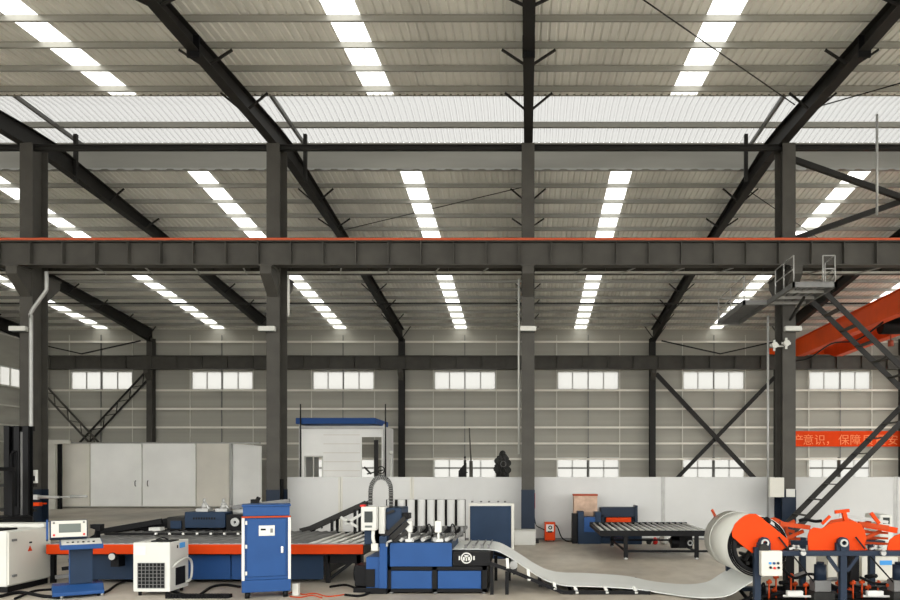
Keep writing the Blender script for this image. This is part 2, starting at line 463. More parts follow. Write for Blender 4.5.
# tie beam on the column heads, crane runway beams
m = MB(); m.hbeam_x(XL, XR, D1-.1, .16, 11.6, 11.75)
solo('tie_beam', m, 'steel_dk', 'thin dark beam across the tops of the inner columns, just under the bright ridge band', 'beam')
def runway(y, z0, z1, w, label, step, x0, x1, lo=None, hi=None):
    r = thing('crane_runway_beam', label, 'beam', (0, y, z0))
    build('girder', MB().hbeam_x(x0, x1, y, w, z0, z1), 'steel', r)
    n = int((x1-x0)/step)
    for i in range(n+1):
        x = x0 + i*step
        if lo is not None and not (lo < x < hi): continue
        q = MB(); q.box(x-.012, x+.012, y-w/2+.01, y-.008, z0+.025, z1-.025); build('stiffener', q, 'steel', r)
    return r
r1 = runway(D1-.78, 7.98, 8.67, .36, 'deep grey crane beam spanning the photo in front of the inner columns, under the orange rail', .93, XL, XR, -17, 17)
runway(D1+.62, 8.13, 8.67, .36, 'grey crane beam half hidden behind the nearer one on the inner columns', 1.2, XL, XR, -17, 17)
runway(D2-.95, 8.12, 8.92, .32, 'grey crane beam along the back wall just above the upper windows', 1.5, XL+.3, XR, -30, 30)
for i in range(22):
    x = -15.6 + i*1.42
    if min(abs(x-c) for c in CX.values()) < .7: continue
    m = MB(); m.bar((x, D1+.42, 8.08), (x+.28, D1-.6, 7.99), .035, .03); build('lacing_bar', m, 'grey', r1)
m = MB(); m.box(XL, XR, D1-.98, D1-.86, 8.675, 8.74)
solo('conductor_rail', m, 'rail', 'thin orange rail running along the top of the nearer crane beam', 'rail')
m = MB(); m.box(XL, XR, D1-.8, D1-.72, 8.675, 8.80)
solo('crane_rail', m, 'steel_dk', 'dark steel running rail behind the orange rail on the nearer crane beam', 'rail')
m = MB(); m.cyl((XL, D1+.42, 8.12), (XR, D1+.42, 8.12), .035)
solo('conduit_pipe', m, 'white', 'long pale conduit under the crane beam of the inner columns', 'pipe')
m = MB(); m.cyl((XL, 33.6, 9.4+.0), (XR, 33.6, 9.4), .03)
# sagging cable loops under the runway ends
for i, (xa, xb) in enumerate(((-29.6, -22.7), (7.9, 14.8))):
    m = MB(); y = D2-1.3; m.bar((xa, y, 9.75), ((xa+xb)/2, y, 8.98), .07); m.bar(((xa+xb)/2, y, 8.98), (xb, y, 9.75), .07)
    solo('sway_brace', m, 'steel_dk', ['dark shallow V brace above the crane beam in the leftmost back bay', 'dark shallow V brace above the crane beam over the crossed bracing'][i], 'brace', 'shallow V braces on the back wall')
# X bracing
yb = D2-.6
m = MB(); m.bar((B+.2, yb, 7.9), (2*B-.2, yb, .35), .12, .26)
solo('cross_brace', m, 'steel_dk', 'dark diagonal wall brace right of the middle, falling to the right', 'brace', 'crossed braces on the back wall')
m = MB(); m.bar((2*B-.2, yb+.12, 7.7), (B+.2, yb+.12, .35), .1, .22)
solo('cross_brace', m, 'steel_dk', 'dark diagonal wall brace right of the middle, rising to the right', 'brace', 'crossed braces on the back wall')
def lattice(p, q, w, mname, label):
    p, q = Vector(p), Vector(q); d = (q-p).normalized(); nrm = Vector((-d.z, 0, d.x))
    t = thing('lattice_brace', label, 'brace', p)
    for s in (-1, 1):
        m = MB(); m.bar(p + nrm*s*w/2, q + nrm*s*w/2, .09, .09); build('chord', m, mname, t)
    L = (q-p).length; n = int(L/.55); m = MB()
    for i in range(n):
        a = p + d*L*i/n + nrm*w/2*(1 if i % 2 else -1); b = p + d*L*(i+1)/n + nrm*w/2*(-1 if i % 2 else 1)
        m.bar(a, b, .04, .04)
    build('lacing', m, mname, t)
lattice((-4*B+.5, yb-.1, 7.8), (-3*B-.3, yb-.1, .6), .42, 'steel', 'grey lattice diagonal brace at the left back bay, falling to the right')
lattice((-3*B-.3, yb+.2, 7.8), (-4*B+.5, yb+.2, .6), .42, 'steel_dk', 'dark lattice diagonal brace at the left back bay, rising to the right')
m = MB(); m.bar((B+.2, D1, 11.45), (2*B-.2, D1, 8.95), .13, .16)
solo('cross_brace', m, 'steel_dk', 'dark diagonal brace falling right from the head of the platform column', 'brace', 'upper braces between inner columns')
m = MB(); m.bar((B+.2, D1+.2, 8.95), (2*B-.2, D1+.2, 11.45), .13, .16)
solo('cross_brace', m, 'steel_dk', 'dark diagonal brace rising right from the orange rail at the right edge', 'brace', 'upper braces between inner columns')
for i, (a, b) in enumerate((((-7.5, 30.3), (-.2, 26.5)), ((.1, 12.9), (7.3, 20.6)), ((7.6, 21.1), (14.8, 14)), ((7.6, 26.5), (14.8, 34)))):
    m = MB(); m.cyl((a[0], a[1], zr(a[1])-.25), (b[0], b[1], zr(b[1])-.25), .016, n=6)
    solo('tension_rod', m, 'steel_dk', ['thin roof tension rod behind the ridge band, left of the middle rafter', 'thin roof tension rod in front of the ridge band, right of the middle rafter', 'thin roof tension rod in the top right corner', 'thin roof tension rod behind the ridge band at the right'][i], 'rod', 'roof tension rods')
m = MB(); x = X(877, 21.5); m.cyl((x, 21.5, Z(215, 21.5)), (x, 21.5, zr(21.4)-.15), .035)
solo('hanging_pipe', m, 'grey', 'thin pale vertical pipe hanging from the roof at the upper right', 'pipe')

# conductor line seen below the far roof (thin dark festoon line)
m = MB(); m.box(-30, XR, 36.0, 36.06, Z(304, 36), Z(304, 36)+.07)
solo('cable_tray', m, 'steel_dk', 'thin dark line running under the far roof from left to right', 'cable tray')

# ---------------------------------------------------------------- fittings on the columns
for k, l in ((-2, 'leftmost inner column'), (-1, 'second inner column from the left'), (0, 'middle inner column'), (1, 'platform column')):
    d = D1-.48; x = CX[k] + {-2:-.12, -1:-.12, 0:.0, 1:.05}[k]; z = Z(329, d)
    t = thing('floodlight', 'small white floodlight on the front of the %s' % l, 'light', (x, d, z), group='column floodlights')
    m = MB(); m.box(x-.24, x+.24, d-.12, d+.06, z-.07, z+.07); build('housing', m, 'white', t, .015)
    m = MB(); m.box(x-.2, x+.2, d-.1, d+.05, z-.08, z-.07); build('lens', m, 'lcd', t)
    m = MB(); m.box(x-.03, x+.03, d+.06, D1-.37, z-.02, z+.02); build('bracket', m, 'mid', t)
def downpipe(x, y, z0, z1, label, off=.0, m_='white', r=.07):
    m = MB()
    if off: m.tube([(x+off, y, z1), (x+off, y, z1-.45), (x+off*.9, y, z1-.6), (x+.02, y, z1-1.15), (x, y, z1-1.35), (x, y, z1-1.9), (x, y, z0)], r, 10)
    else: m.cyl((x, y, z0), (x, y, z1), r, n=12)
    solo('downpipe', m, m_, label, 'pipe', 'rainwater pipes')
downpipe(X(31,22), 22.0, .0, 7.9, 'pale downpipe with an offset bend beside the leftmost inner column', .45, 'grey', .055)
downpipe(X(288.5,22), 22.0, 6.6, 7.8, 'short white pipe at the top of the second inner column', .0, r=.035)
downpipe(-.24, D1-.1, 2.6, 7.8, 'white pipe down the left side of the middle inner column', .0, r=.032)
downpipe(B-.36, D1-.1, .0, 6.7, 'pale pipe down the left side of the platform column', .0, 'grey', .035)
downpipe(-4*B+1.2, D2-.5, .0, 9.9, 'white pipe in the far left back corner', .0, r=.1)
m = MB(); x = X(775, 22.2); m.box(X(768,22.1), X(782.5,22.1), 21.95, 22.08, Z(497,22.1), Z(477.5,22.1))
j = solo('junction_box', m, 'off', 'pale square electrical box left of the platform column above the partition', 'electrical box', bev=.01)
m = MB(); m.box(CX[1]-.1, CX[1]+.16, D1-.40, D1-.372, Z(497,22.1), Z(489,22.1))
solo('notice', m, 'paper', 'small white notice low on the platform column', 'notice')
m = MB(); m.box(X(29.5,22.1), X(37.5,22.1), 22.08, 22.13, Z(483,22.1), Z(470,22.1))
solo('notice', m, 'paper', 'white paper sheet at head height on the leftmost inner column', 'notice')
m = MB(); m.box(X(29,21.6), X(39,21.6), 21.6, 21.75, Z(506,21.6), Z(502.5,21.6)); m.box(X(33,21.6), X(35,21.6), 21.7, 22.14, Z(505,21.6), Z(503.5,21.6))
solo('corner_guard', m, 'orange', 'small orange block low on the leftmost inner column', 'guard')
m = MB(); m.cyl((-14.1, 21.75, Z(497,21.8)), (X(60,21.8), 21.75, Z(497,21.8)), .05, .04); m.cyl((X(60,21.8), 21.75, Z(497,21.8)), (X(76,21.8), 21.75, Z(496.5,21.8)), .025); m.cyl((X(72,21.8), 21.75, Z(496.5,21.8)), (X(88,21.8), 21.75, Z(496.3,21.8)), .05, .035)
m.box(-14.7, -14.05, 21.7, 21.8, 1.28, 1.42)
solo('pole', m, 'grey', 'pale horizontal pole sticking out right of the leftmost inner column', 'pole')
for i, (px, py) in enumerate(((775, 345), (787, 343))):
    d = 21.9; t = MB(); x, z = X(px, d), Z(py, d)
    t.cyl((x, d-.02, z), (x, d+.05, z), .09); t.box(x-.13, x+.13, d+.05, d+.09, z-.03, z+.03); t.box(x-.03, x+.03, d+.05, d+.09, z-.16, z+.16); t.box(x-.02, x+.02, d+.09, 22.15, z-.02, z+.02); t.box(x-.02, max(x+.02, CX[1]-.17), 22.11, 22.14, z-.02, z+.02)
    solo('loudspeaker', t, 'white', ['small white device left of the platform column at crane height', 'small white device on the front of the platform column at crane height'][i], 'device')

# ---------------------------------------------------------------- platform and stairs on the right column
PZ = 7.08
pf = thing('maintenance_platform', 'steel grating platform with railings wrapped round the rightmost inner column', 'platform', (7.5, 21, PZ))
m = MB()
x0, x1, y0, y1 = 7.0, 8.15, 19.9, 22.05
for a, b, c, d in ((x0, x1, y0, y0+.06), (x0, x1, y1-.06, y1), (x0, x0+.06, y0, 25), (x1-.06, x1, y0, y1), (6.3, 6.36, 22.0, 25), (6.3, 7.06, 24.94, 25), (6.3, 7.06, 22.0, 22.06)):
    m.box(a, b, c, d, PZ-.14, PZ)
build('frame', m, 'mid', pf)
m = MB()
for i in range(17): 
    y = y0+.08+i*.125; m.box(x0+.06, x1-.06, y, y+.015, PZ-.04, PZ-.005)
for i in range(22):
    y = 22.1+i*.13; m.box(6.36, 7.0, y, y+.015, PZ-.04, PZ-.005)
for i in range(5): m.box(x0+.2*i+.1, x0+.2*i+.13, y0, y1, PZ-.05, PZ-.03)
build('grating', m, 'mid', pf)
for yy in (19.97, 20.6, 21.3, 21.95):
    m = MB(); m.box(x0+.06, x1-.06, yy-.02, yy+.03, PZ-.13, PZ-.06); build('joist', m, 'grey', pf)
def rail(pts, nm='railing'):
    m = MB()
    for i in range(len(pts)):
        x, y = pts[i]; m.cyl((x, y, PZ), (x, y, PZ+.7), .018, n=8)
        if i: 
            for h in (.35, .7): m.cyl((pts[i-1][0], pts[i-1][1], PZ+h), (x, y, PZ+h), .016, n=8)
    build(nm, m, 'grey', pf)
rail([(x0+.03, 21.4), (x0+.03, 20.7), (x0+.03, 19.93)])
rail([(x1-.35, 19.93), (x1-.03, 19.93), (x1-.03, 20.6)])
rail([(6.33, 22.04), (6.33, 23.5), (6.33, 24.97), (7.0, 24.97)])
m = MB(); m.bar((7.7, 22.12, PZ-.55), (7.7, 21.0, PZ-.15), .06)
build('strut', m, 'steel_dk', pf)
def flight(name, label, pa, pb, yn, yf, step):
    t = thing(name, label, 'stairs', pa if pa[2] < pb[2] else pb)
    for y in (yn, yf):
        m = MB(); m.bar((pa[0], y, pa[2]), (pb[0], y, pb[2]), .03, .15); build('stringer', m, 'steel_dk', t)
    n = int(abs(pa[2]-pb[2])/step)
    for i in range(1, n):
        f = i/n; x = pa[0]+(pb[0]-pa[0])*f; z = pa[2]+(pb[2]-pa[2])*f
        m = MB(); m.box(x-.1, x+.1, yn, yf, z-.012, z+.012); build('tread', m, 'steel', t)
    return t
ya, ybk = 20.8, 21.8
a = (X(816, 21.4), ya, PZ-.05); dx = (X(900,21.4)-X(816,21.4)); sl = (Z(385,21.4)-Z(303,21.4))/dx
e = (a[0]+dx*1.35, ya, a[2]+sl*dx*1.35)
flight('stair_flight', 'dark open stair flight descending right from the platform', a, e, ya, ybk, .42)
a2 = (X(797, 21.4), ya, Z(519,21.4)); b2 = (X(900,21.4), ya, Z(414,21.4)); s2 = (b2[2]-a2[2])/(b2[0]-a2[0])
lo = (a2[0]-a2[2]/s2, ya, 0.0); hi = (lo[0]+ (e[2]-.2)/s2 , ya, e[2]-.2)
flight('stair_flight', 'dark open stair flight rising right from behind the orange machine', lo, (b2[0]+.6, ya, b2[2]+.6*s2), ya, ybk, .42)

# ---------------------------------------------------------------- overhead crane
cr = thing('bridge_crane', 'orange overhead bridge crane over the far bay at the right', 'crane', (16.5, 35, 8.9))
for xg, mm in ((15.55, 'crane'), (17.7, 'crane')):
    m = MB(); pts = [(24.2, 9.55), (24.2, 9.1), (26, 8.62), (43, 8.62), (44.5, 9.05), (44.5, 9.55)]
    m.prism_x(pts, xg-.22, xg+.22); m.box(xg-.3, xg+.3, 24.2, 44.5, 9.55, 9.58)
    build('main_girder', m, mm, cr)
for y in (44.75, 23.28):
    m = MB(); m.box(14.3, 19.0, y-.15, y+.15, 9.0, 9.35); build('end_carriage', m, 'crane', cr, .02)
m = MB(); m.box(16.0, 17.3, 33.8, 35.2, 9.0, 9.75); m.cyl((16.1, 34.5, 8.7), (17.2, 34.5, 8.7), .36); m.box(16.3, 16.9, 34.2, 34.8, 8.6, 9.2); build('hoist_trolley', m, 'black', cr, .02)
m = MB(); m.cyl((16.6, 34.5, 8.5), (16.6, 34.5, 8.05), .03); m.cyl((16.6, 34.5, 8.05), (16.6, 34.5, 7.8), .12); build('hook_block', m, 'rusttop', cr)
m = MB(); m.tube([(15.3, 44, 8.5), (15.25, 41, 8.2), (15.3, 38, 8.5), (15.25, 35, 8.15), (15.3, 32.5, 8.5)], .04, 6); build('festoon_cable', m, 'black', cr)
m = MB(); yb_ = D2-.24; m.box(X(784, 45.3), XR-.5, yb_-.012, yb_, Z(446.5,45.4), Z(431,45.4))
bn = thing('banner', 'long orange-red banner with pale Chinese lettering on the back wall at right', 'banner', (20, yb_, Z(446.5,45.4)))
build('cloth', m, 'banner', bn)
for ch, px in (('量',776),('全',784.5),('意',794),('识',804),('，',816),('保',839),('障',850.5),('质',862),('量',874),('安',887),('全',899)):
    pass
for ch, px in (('产',792.8),('意',803),('识',814.5),('，',825.5),('保',838.5),('障',850),('质',862.5),('量',875),('安',887.5),('全',900)):
    text('lettering', ch, .68, 'letter', bn, (X(px, 45.4), yb_-.02, Z(444,45.4)))

# ---------------------------------------------------------------- white enclosure at the far left and white partition
en = thing('white_enclosure', 'big white panelled enclosure with double doors standing far back at the left', 'enclosure', (-21, 43, 0))
df = 42.6; xl, xr_ = X(50, df), X(229.5, df); zt = Z(443.5, df)
m = MB(); m.box(xl, xr_, df+.1, D2-.75, 0.05, zt-.02); build('core', m, 'off', en)
seams = [52, 90, 142, 196, 229.5]
for i in range(4):
    a, b = X(seams[i], df), X(seams[i+1], df)
    m = MB(); m.box(a+.03, b-.03, df, df+.1, .12, zt); q = build('door' if i in (1, 2) else 'front_panel', m, 'pwhite' if i in (1,2) else 'pbeige', en, .01)
    if i in (1, 2):
        hx = b-.35 if i == 1 else a+.35
        h = MB(); h.tube([(hx, df-.02, 1.55), (hx, df-.09, 1.5), (hx, df-.09, 1.3), (hx, df-.02, 1.25)], .025); build('door_handle', h, 'mid', q)
m = MB(); m.box(xr_, xr_+.06, df, D2-.75, .05, zt); build('side_panel', m, 'part', en)
m = MB(); m.prism([(xr_+.08, .1), (X(262.5, df+.5), .1), (X(262.5, df+.5), zt-.12), (xr_+.08, zt)], df+.3, df+.4); build('end_panel', m, 'pwhite', en)
m = MB(); m.box(xl-.1, X(262, df+.5), df-.03, df+.3, zt, zt+.07); build('top_trim', m, 'grey', en)
m = MB(); m.box(X(38,41), X(49.5,41), 41.5, 41.6, 0, Z(441,41.5)); m.box(X(38,41), X(66,41), 41.35, 41.45, Z(444,41.5), Z(440,41.5))
solo('dark_gap_strip', MB().box(X(50.5,41), X(54.5,41), 41.6, 41.7, 0, Z(443,41.6)), 'black', 'narrow black strip drawn for the dark gap just left of the big white enclosure', 'post')  # black strip added to stand for the dark gap between the panels
solo('white_door_panel', m, 'off', 'narrow pale panel between the leftmost inner column and the big white enclosure', 'panel')

PY = 23.05
pz = Z(477, PY); jx = [283, 340.5, 412, 527, 663, 779, 896, 1010]
PLB = ['left end, behind the inclined black conveyor','behind the cable loop of the machine','behind the white tubes and blue panel','between middle column and vertical seam, behind the small blue press','behind the roller conveyor table, left of the platform column','behind the orange uncoiler','at the right edge of the photo']
for i in range(7):
    a, b = X(jx[i], PY), X(jx[i+1], PY)
    t = thing('partition_panel', 'low white partition panel, %s' % PLB[i], 'partition', ((a+b)/2, PY, 0), group='low white partition panels')
    m = MB(); m.box(a+.02, b-.02, PY, PY+.06, .06, pz); build('sheet', m, 'part', t, .008)
    m = MB(); m.box(a+.01, b-.01, PY-.01, PY+.08, 0, .06); build('bottom_rail', m, 'mid', t)
    for k in (a+.035, b-.035):
        m = MB(); m.box(k-.03, k+.03, PY-.012, PY+.072, .06, pz+.005); build('edge_post', m, 'off' if i < 3 else 'grey', t)

# ---------------------------------------------------------------- things behind the partition
d = 38.0
bo = thing('site_booth', 'white booth with a blue roof behind the partition at left centre', 'booth', (X(343,d), d, 0))
bx0, bx1 = X(301.5, d), X(383.5, d)
m = MB()
wall_with_holes(m, bx0, bx1, 0, Z(426,d), [(X(305.5,d), X(322,d), 1.1, Z(457,d)), (X(361.5,d), X(381.5,d), 0, Z(437,d))], d, d+.1)
build('front_wall', m, 'pwhite', bo)
for zz in range(7):
    z = 1.2+zz*.45; m = MB(); m.box(X(323.5,d), X(360,d), d-.02, d, z, z+.03); build('weatherboard', m, 'pbeige', bo)
m = MB(); m.box(bx0-.15, bx1-.3, d-.5, d+2.9, Z(424.5,d), Z(418.5,d)); build('roof', m, 'bluepaint', bo, .03)
for xx in (bx0, bx1-.1):
    m = MB(); m.box(xx, xx+.1, d+.1, d+2.8, 0, Z(426,d)); build('side_wall', m, 'part', bo)
m = MB(); m.box(bx0-.1, bx0, d-.1, d, 0, Z(424,d)); m.box(bx1, bx1+.1, d-.1, d, 0, Z(424,d)); m.box(bx0, bx1, d-.1, d, Z(429,d), Z(426,d)); build('corner_frame', m, 'grey', bo)
m = MB(); wx0, wx1, wz1 = X(305.5,d), X(322,d), Z(457,d)
m.box(wx0, wx1, d-.03, d, wz1, wz1+.06); m.box(wx0-.05, wx0, d-.03, d, 1.1, wz1+.06); m.box(wx1, wx1+.05, d-.03, d, 1.1, wz1+.06); m.box((wx0+wx1)/2-.03, (wx0+wx1)/2+.03, d-.03, d, 1.1, wz1)
build('window_frame', m, 'white', bo)
for i, (px, l) in enumerate(((300.5, 'left'), (385.5, 'right'))):
    m = MB(); m.cyl((X(px, 37.4), 37.4, 0), (X(px, 37.4), 37.4, Z(404,37.4)), .05, .03)
    solo('slim_post', m, 'steel_dk', 'thin dark post standing at the %s corner of the blue-roofed booth' % l, 'post', 'posts beside the booth')
# dark machines and pole
d = 30.0
pl = MB(); pl.cyl((X(471.5,d), d, 0), (X(471,d), d, Z(461,d)), .08, .07); pl.cyl((X(471,d), d, Z(461,d)), (X(469.3,d), d, Z(428,d)), .03, .022)
solo('slim_post', pl, 'steel', 'thin grey pole with a thicker foot behind the partition, left of the middle column', 'post')
dm = thing('drilling_machine', 'dark machine head with a round top rising behind the partition beside the middle column', 'machine', (X(502,d), d, 0))
m = MB(); m.box(X(496,d), X(509,d), d, d+.5, 0, Z(466,d)); build('body', m, 'dark', dm, .05)
m = MB(); m.cyl((X(503,d), d+.2, Z(470,d)), (X(503,d), d+.2, Z(456,d)), .24, .16); build('head', m, 'dark', dm)
m = MB(); bmesh.ops.create_icosphere(m.bm, subdivisions=2, radius=.13, matrix=Matrix.Translation((X(502.5,d), d+.1, Z(453.5,d)))); build('motor_cap', m, 'dark', dm)
for px, py, r in ((497.5, 461, .13), (507.5, 463, .15), (497, 469, .14), (508, 470, .13)):
    m = MB(); m.cyl((X(px,d), d-.1, Z(py,d)), (X(px,d), d+.2, Z(py,d)), r, n=12); m.bar((X(px,d), d+.05, Z(py,d)), (X(503,d), d+.1, Z(py-1,d)), .05); build('hand_wheel', m, 'dark', dm)
m = MB(); bmesh.ops.create_icosphere(m.bm, subdivisions=4, radius=1, matrix=Matrix.Translation((X(502.5,d), d+.1, Z(466,d))) @ Matrix.Diagonal((.3, .25, .52, 1)))
for v in m.bm.verts: v.co += Vector((math.sin(v.co.z*31+v.co.x*23), math.sin(v.co.x*37), math.sin(v.co.x*29+v.co.z*41)))*.035
build('hose_tangle', m, 'dark', dm)
m = MB(); m.ring((X(503.5,d), d-.22, Z(464,d)), 'y', .1, .115, .02, 20); build('cable_hoop', m, 'mid', dm)
m = MB(); m.prism([(X(458,d), 0), (X(466,d), 0), (X(466,d), Z(463,d)), (X(463,d), Z(465.5,d)), (X(458.5,d), Z(471,d))], d, d+.3); m.bar((X(464.8,d), d+.1, Z(466,d)), (X(464.8,d), d+.1, Z(456,d)), .05); m.bar((X(464,d), d+.1, Z(472,d)), (X(467.5,d), d+.1, Z(472.5,d)), .04)
solo('black_press', m, 'black', 'small black angular machine top behind the partition, left of the thin grey pole', 'machine')
d = 36
m = MB(); m.box(X(374,d), X(378,d), d, d+.12, 0, Z(440,d)+.0); m.bar((X(364,d), d+.05, Z(467,d)), (X(371,d), d+.05, Z(474,d)), .08)
m.bar((X(367,d), d, Z(474,d)), (X(383,d), d, Z(470,d)), .06); m.ring((X(381,d), d, Z(470,d)), 'y', .14, .19, .04, 20)
solo('jib_stand', m, 'steel_dk', 'dark upright with arms in front of the booth doorway', 'stand')
m = MB(); m.cyl((X(391,34), 34, 0), (X(391,34), 34, Z(455,34)), .035); bmesh.ops.create_icosphere(m.bm, subdivisions=2, radius=.1, matrix=Matrix.Translation((X(391,34), 34, Z(453,34))))
solo('lamp_post', m, 'white', 'thin white post with a round head right of the booth', 'lamp')
# post with dark cable left of partition
m = MB(); m.box(X(276,22.9), X(279.5,22.9), 22.95, 23.05, 0, Z(477,22.9)); m.box(X(276,22.9), X(283,22.9), 22.95, 23.05, Z(477,22.9)-.05, Z(477,22.9))
solo('gate_post', m, 'grey', 'pale narrow post at the left end of the low partition', 'post')
m = MB(); m.box(X(279.8,22.7), X(282.5,22.7), 22.6, 22.8, 0, Z(479,22.7))
solo('cable_duct', m, 'black', 'black vertical duct between the left partition end and the column', 'duct')

# ---------------------------------------------------------------- forklift (left)
fk = thing('forklift', 'black forklift with a tall mast behind the white cabinet at left', 'forklift', (-12.2, 17.5, 0))
d = 17.2
for px in (9, 19, 28):
    m = MB(); x = X(px, d); m.hcol(x, d, .12, .18, .06, Z(426,d)); build('mast_rail', m, 'black', fk)
m = MB()
for py in (428, 478, 522): m.box(X(7,d), X(31,d), d+.08, d+.14, Z(py+3,d), Z(py-2,d))
m.box(X(12,d), X(17,d), d+.02, d+.1, .1, Z(430,d)); m.box(X(22,d), X(26,d), d-.04, d+.06, .1, Z(430,d))
build('mast_crossbar', m, 'black', fk)
m = MB(); m.cyl((X(23,d), d-.02, .2), (X(23,d), d-.02, Z(432,d)), .045); build('lift_cylinder', m, 'mid', fk)
m = MB(); m.tube([(X(15,d), d-.1, 1.2), (X(15,d), d-.12, Z(470,d)), (X(15,d), d-.12, Z(455,d)), (X(17.5,d), d-.1, Z(452,d)), (X(19,d), d-.08, Z(458,d)), (X(18,d), d-.08, 1.3)], .035); build('hydraulic_hose', m, 'rubber', fk)
m = MB(); m.box(X(-14,d), X(30,d), d+.15, d+.25, Z(487,d), Z(484,d)); m.box(X(-14,d), X(30,d), d+.15, d+.25, Z(512,d), Z(509,d))
for px in (-12, 1, 16): m.box(X(px,d), X(px+2,d), d+.15, d+.25, .15, Z(484,d))
build('load_carriage', m, 'steel_dk', fk)
for px in (-10, 12):
    m = MB(); m.box(X(px,d)-.06, X(px,d)+.06, d+.25, d+1.5, .05, .1); m.box(X(px,d)-.06, X(px,d)+.06, d+.22, d+.27, .05, .8); build('fork', m, 'steel_dk', fk)
m = MB(); m.box(-12.2, -11.0, d-2.4, d-.3, .2, 1.12); build('body', m, 'black', fk, .08)
m = MB(); m.box(-12.2, -11.1, d-2.2, d-.8, 2.1, 2.18)
for x in (-12.15, -11.15):
    for y in (d-2.15, d-.85): m.box(x-.04, x+.04, y-.04, y+.04, 1.1, 2.15)
build('overhead_guard', m, 'black', fk)
for x in (-12.05, -11.15):
    for y in (d-2.0, d-.6):
        m = MB(); m.cyl((x-.12, y, .28), (x+.12, y, .28), .28, n=24); build('wheel', m, 'rubber', fk)

# white electrical cabinet far left
wc = thing('electrical_cabinet', 'big white electrical cabinet with a red warning triangle at the left edge', 'cabinet', (-9.4, 13.6, 0))
xa, xb, y0, y1, zt = -9.95, -8.93, 13.0, 14.2, Z(531,13.0)
m = MB(); m.box(xa, xb-.03, y0+.02, y1, .1, zt); build('body', m, 'white', wc, .02)
m = MB(); m.box(xb-.03, xb, y0+.03, y1-.02, .13, zt-.03); dr = build('door', m, 'off', wc, .01)
for z in (zt-.17, .28):
    m = MB(); m.box(xb, xb+.03, y0+.1, y0+.2, z-.02, z+.02); build('hinge_latch', m, 'mid', dr)
zc = Z(551.5, 13.5)
m = MB(); m.prism_x([(13.52, zc), (13.64, zc), (13.58, zc+.1)], xb, xb+.006); build('warning_triangle', m, 'orange', dr, label='orange-red warning triangle')
m = MB(); m.box(xb, xb+.015, 13.56, 13.62, zc+.14, zc+.17); build('keyhole', m, 'black', dr)
m = MB(); m.box(xa+.02, xb-.04, y0+.05, y1-.05, 0, .1); build('plinth', m, 'black', wc)
m = MB(); m.box(xa, X(46,14.0), 13.95, 14.35, zt, zt+.06); build('top_cover', m, 'white', wc)
m = MB(); m.box(xa, xb-.1, y0+.02, y0+.4, zt, zt+.03); build('cable_entry', m, 'black', wc)

# ---------------------------------------------------------------- operator console
co = thing('operator_console', 'blue pedestal console with tilted screen in front of the orange-edged roller table', 'control console', (X(77.5,12.75), 12.85, 0), math.radians(33), local=True)
m = MB(); m.prism_x([(-.42, .05), (.34, .05), (.34, .11), (.14, .2), (-.2, .2), (-.42, .11)], -.42, .32); build('base', m, 'blue', co, .01)
m = MB(); m.box(-.17, .17, -.12, .12, .2, .82); build('pillar', m, 'navy', co, .01)
m = MB(); m.box(-.175, -.165, -.125, .125, .2, .82); build('pillar_left_face', m, 'blue', co)  # brighter left side of the pillar put into the colour as a blue sheet
m = MB(); m.prism_x([(-.36, .80), (.16, .80), (.16, .93), (-.36, .88)], -.31, .31); dk = build('desk', m, 'blue', co, .008)
m = MB(); m.prism_x([(-.35, .883), (.15, .932), (.15, .94), (-.35, .891)], -.29, .29); build('desk_top', m, 'paper', co)
for i in range(6):
    x = -.2+i*.075; m = MB(); m.cyl((x, -.22, .893), (x, -.22, .925), .018, n=10); build('button', m, 'black' if i % 2 else 'mid', dk)
R = Matrix.Rotation(math.radians(-16), 3, 'X')
hz = MB(); hz.box(-.45, .1, .0, .16, .95, 1.26, R, (0, .08, .95)); mon = build('monitor_housing', hz, 'navy', co, .015)
m = MB(); m.box(-.43, .085, -.012, 0, .965, 1.245, R, (0, .08, .95)); build('bezel', m, 'off', mon)
m = MB(); m.box(-.32, .0, -.02, -.01, 1.04, 1.19, R, (0, .08, .95)); build('screen', m, 'lcd', mon)
for x, z, c in ((-.39, 1.0, 'red'), (.045, 1.0, 'red'), (-.39, 1.21, 'mid'), (.045, 1.21, 'mid')):
    m = MB(); m.box(x-.015, x+.015, -.03, -.01, z-.015, z+.015, R, (0, .08, .95)); build('knob', m, c, mon)
m = MB(); m.box(-.5, -.47, -.005, .17, .94, 1.27, R, (0, .08, .95)); build('side_cheek', m, 'blue', mon)
for x in (-.29, .29):
    for y in (-.36, .32):
        m = MB(); m.cyl((x-.02, y, .04), (x+.02, y, .04), .04, n=14); build('caster', m, 'grey', co)

# ---------------------------------------------------------------- long roller table with orange rail
y0, y1, zt = 13.9, 16.9, Z(544.6, 13.9)
tx0, tx1 = X(46, y0), X(363, y0)
rt = thing('roller_table', 'long roller table with a bright orange front rail and blue base at the left', 'roller table', ((tx0+tx1)/2, 15.4, 0))
m = MB(); m.box(tx0, tx1, y0, y0+.05, zt-.175, zt); build('front_rail', m, 'orange', rt, .006)
m = MB(); m.box(tx0, tx1, y0+.05, y0+.12, zt-.005, zt+.012); build('rail_lip', m, 'grey', rt)
m = MB(); m.box(tx0, tx1, y1-.05, y1, zt-.2, zt); build('rear_rail', m, 'black', rt)
n = 44
for i in range(n):
    x = tx0+.1+(tx1-tx0-.2)*i/(n-1) if i < 30 else None
    if x is None: break
for i in range(30):
    x = tx0 + .08 + i*.195
    if x > tx1-.05: break
    m = MB(); m.cyl((x, y0+.06, zt-.03), (x, y1-.06, zt-.03), .034 if x > -4.2 else .06, n=10); build('roller', m, 'roller' if x > -4.2 else 'mid', rt)
m = MB(); m.box(tx0, tx1, y0+.06, y1-.06, zt-.2, zt-.17); build('under_tray', m, 'black', rt)
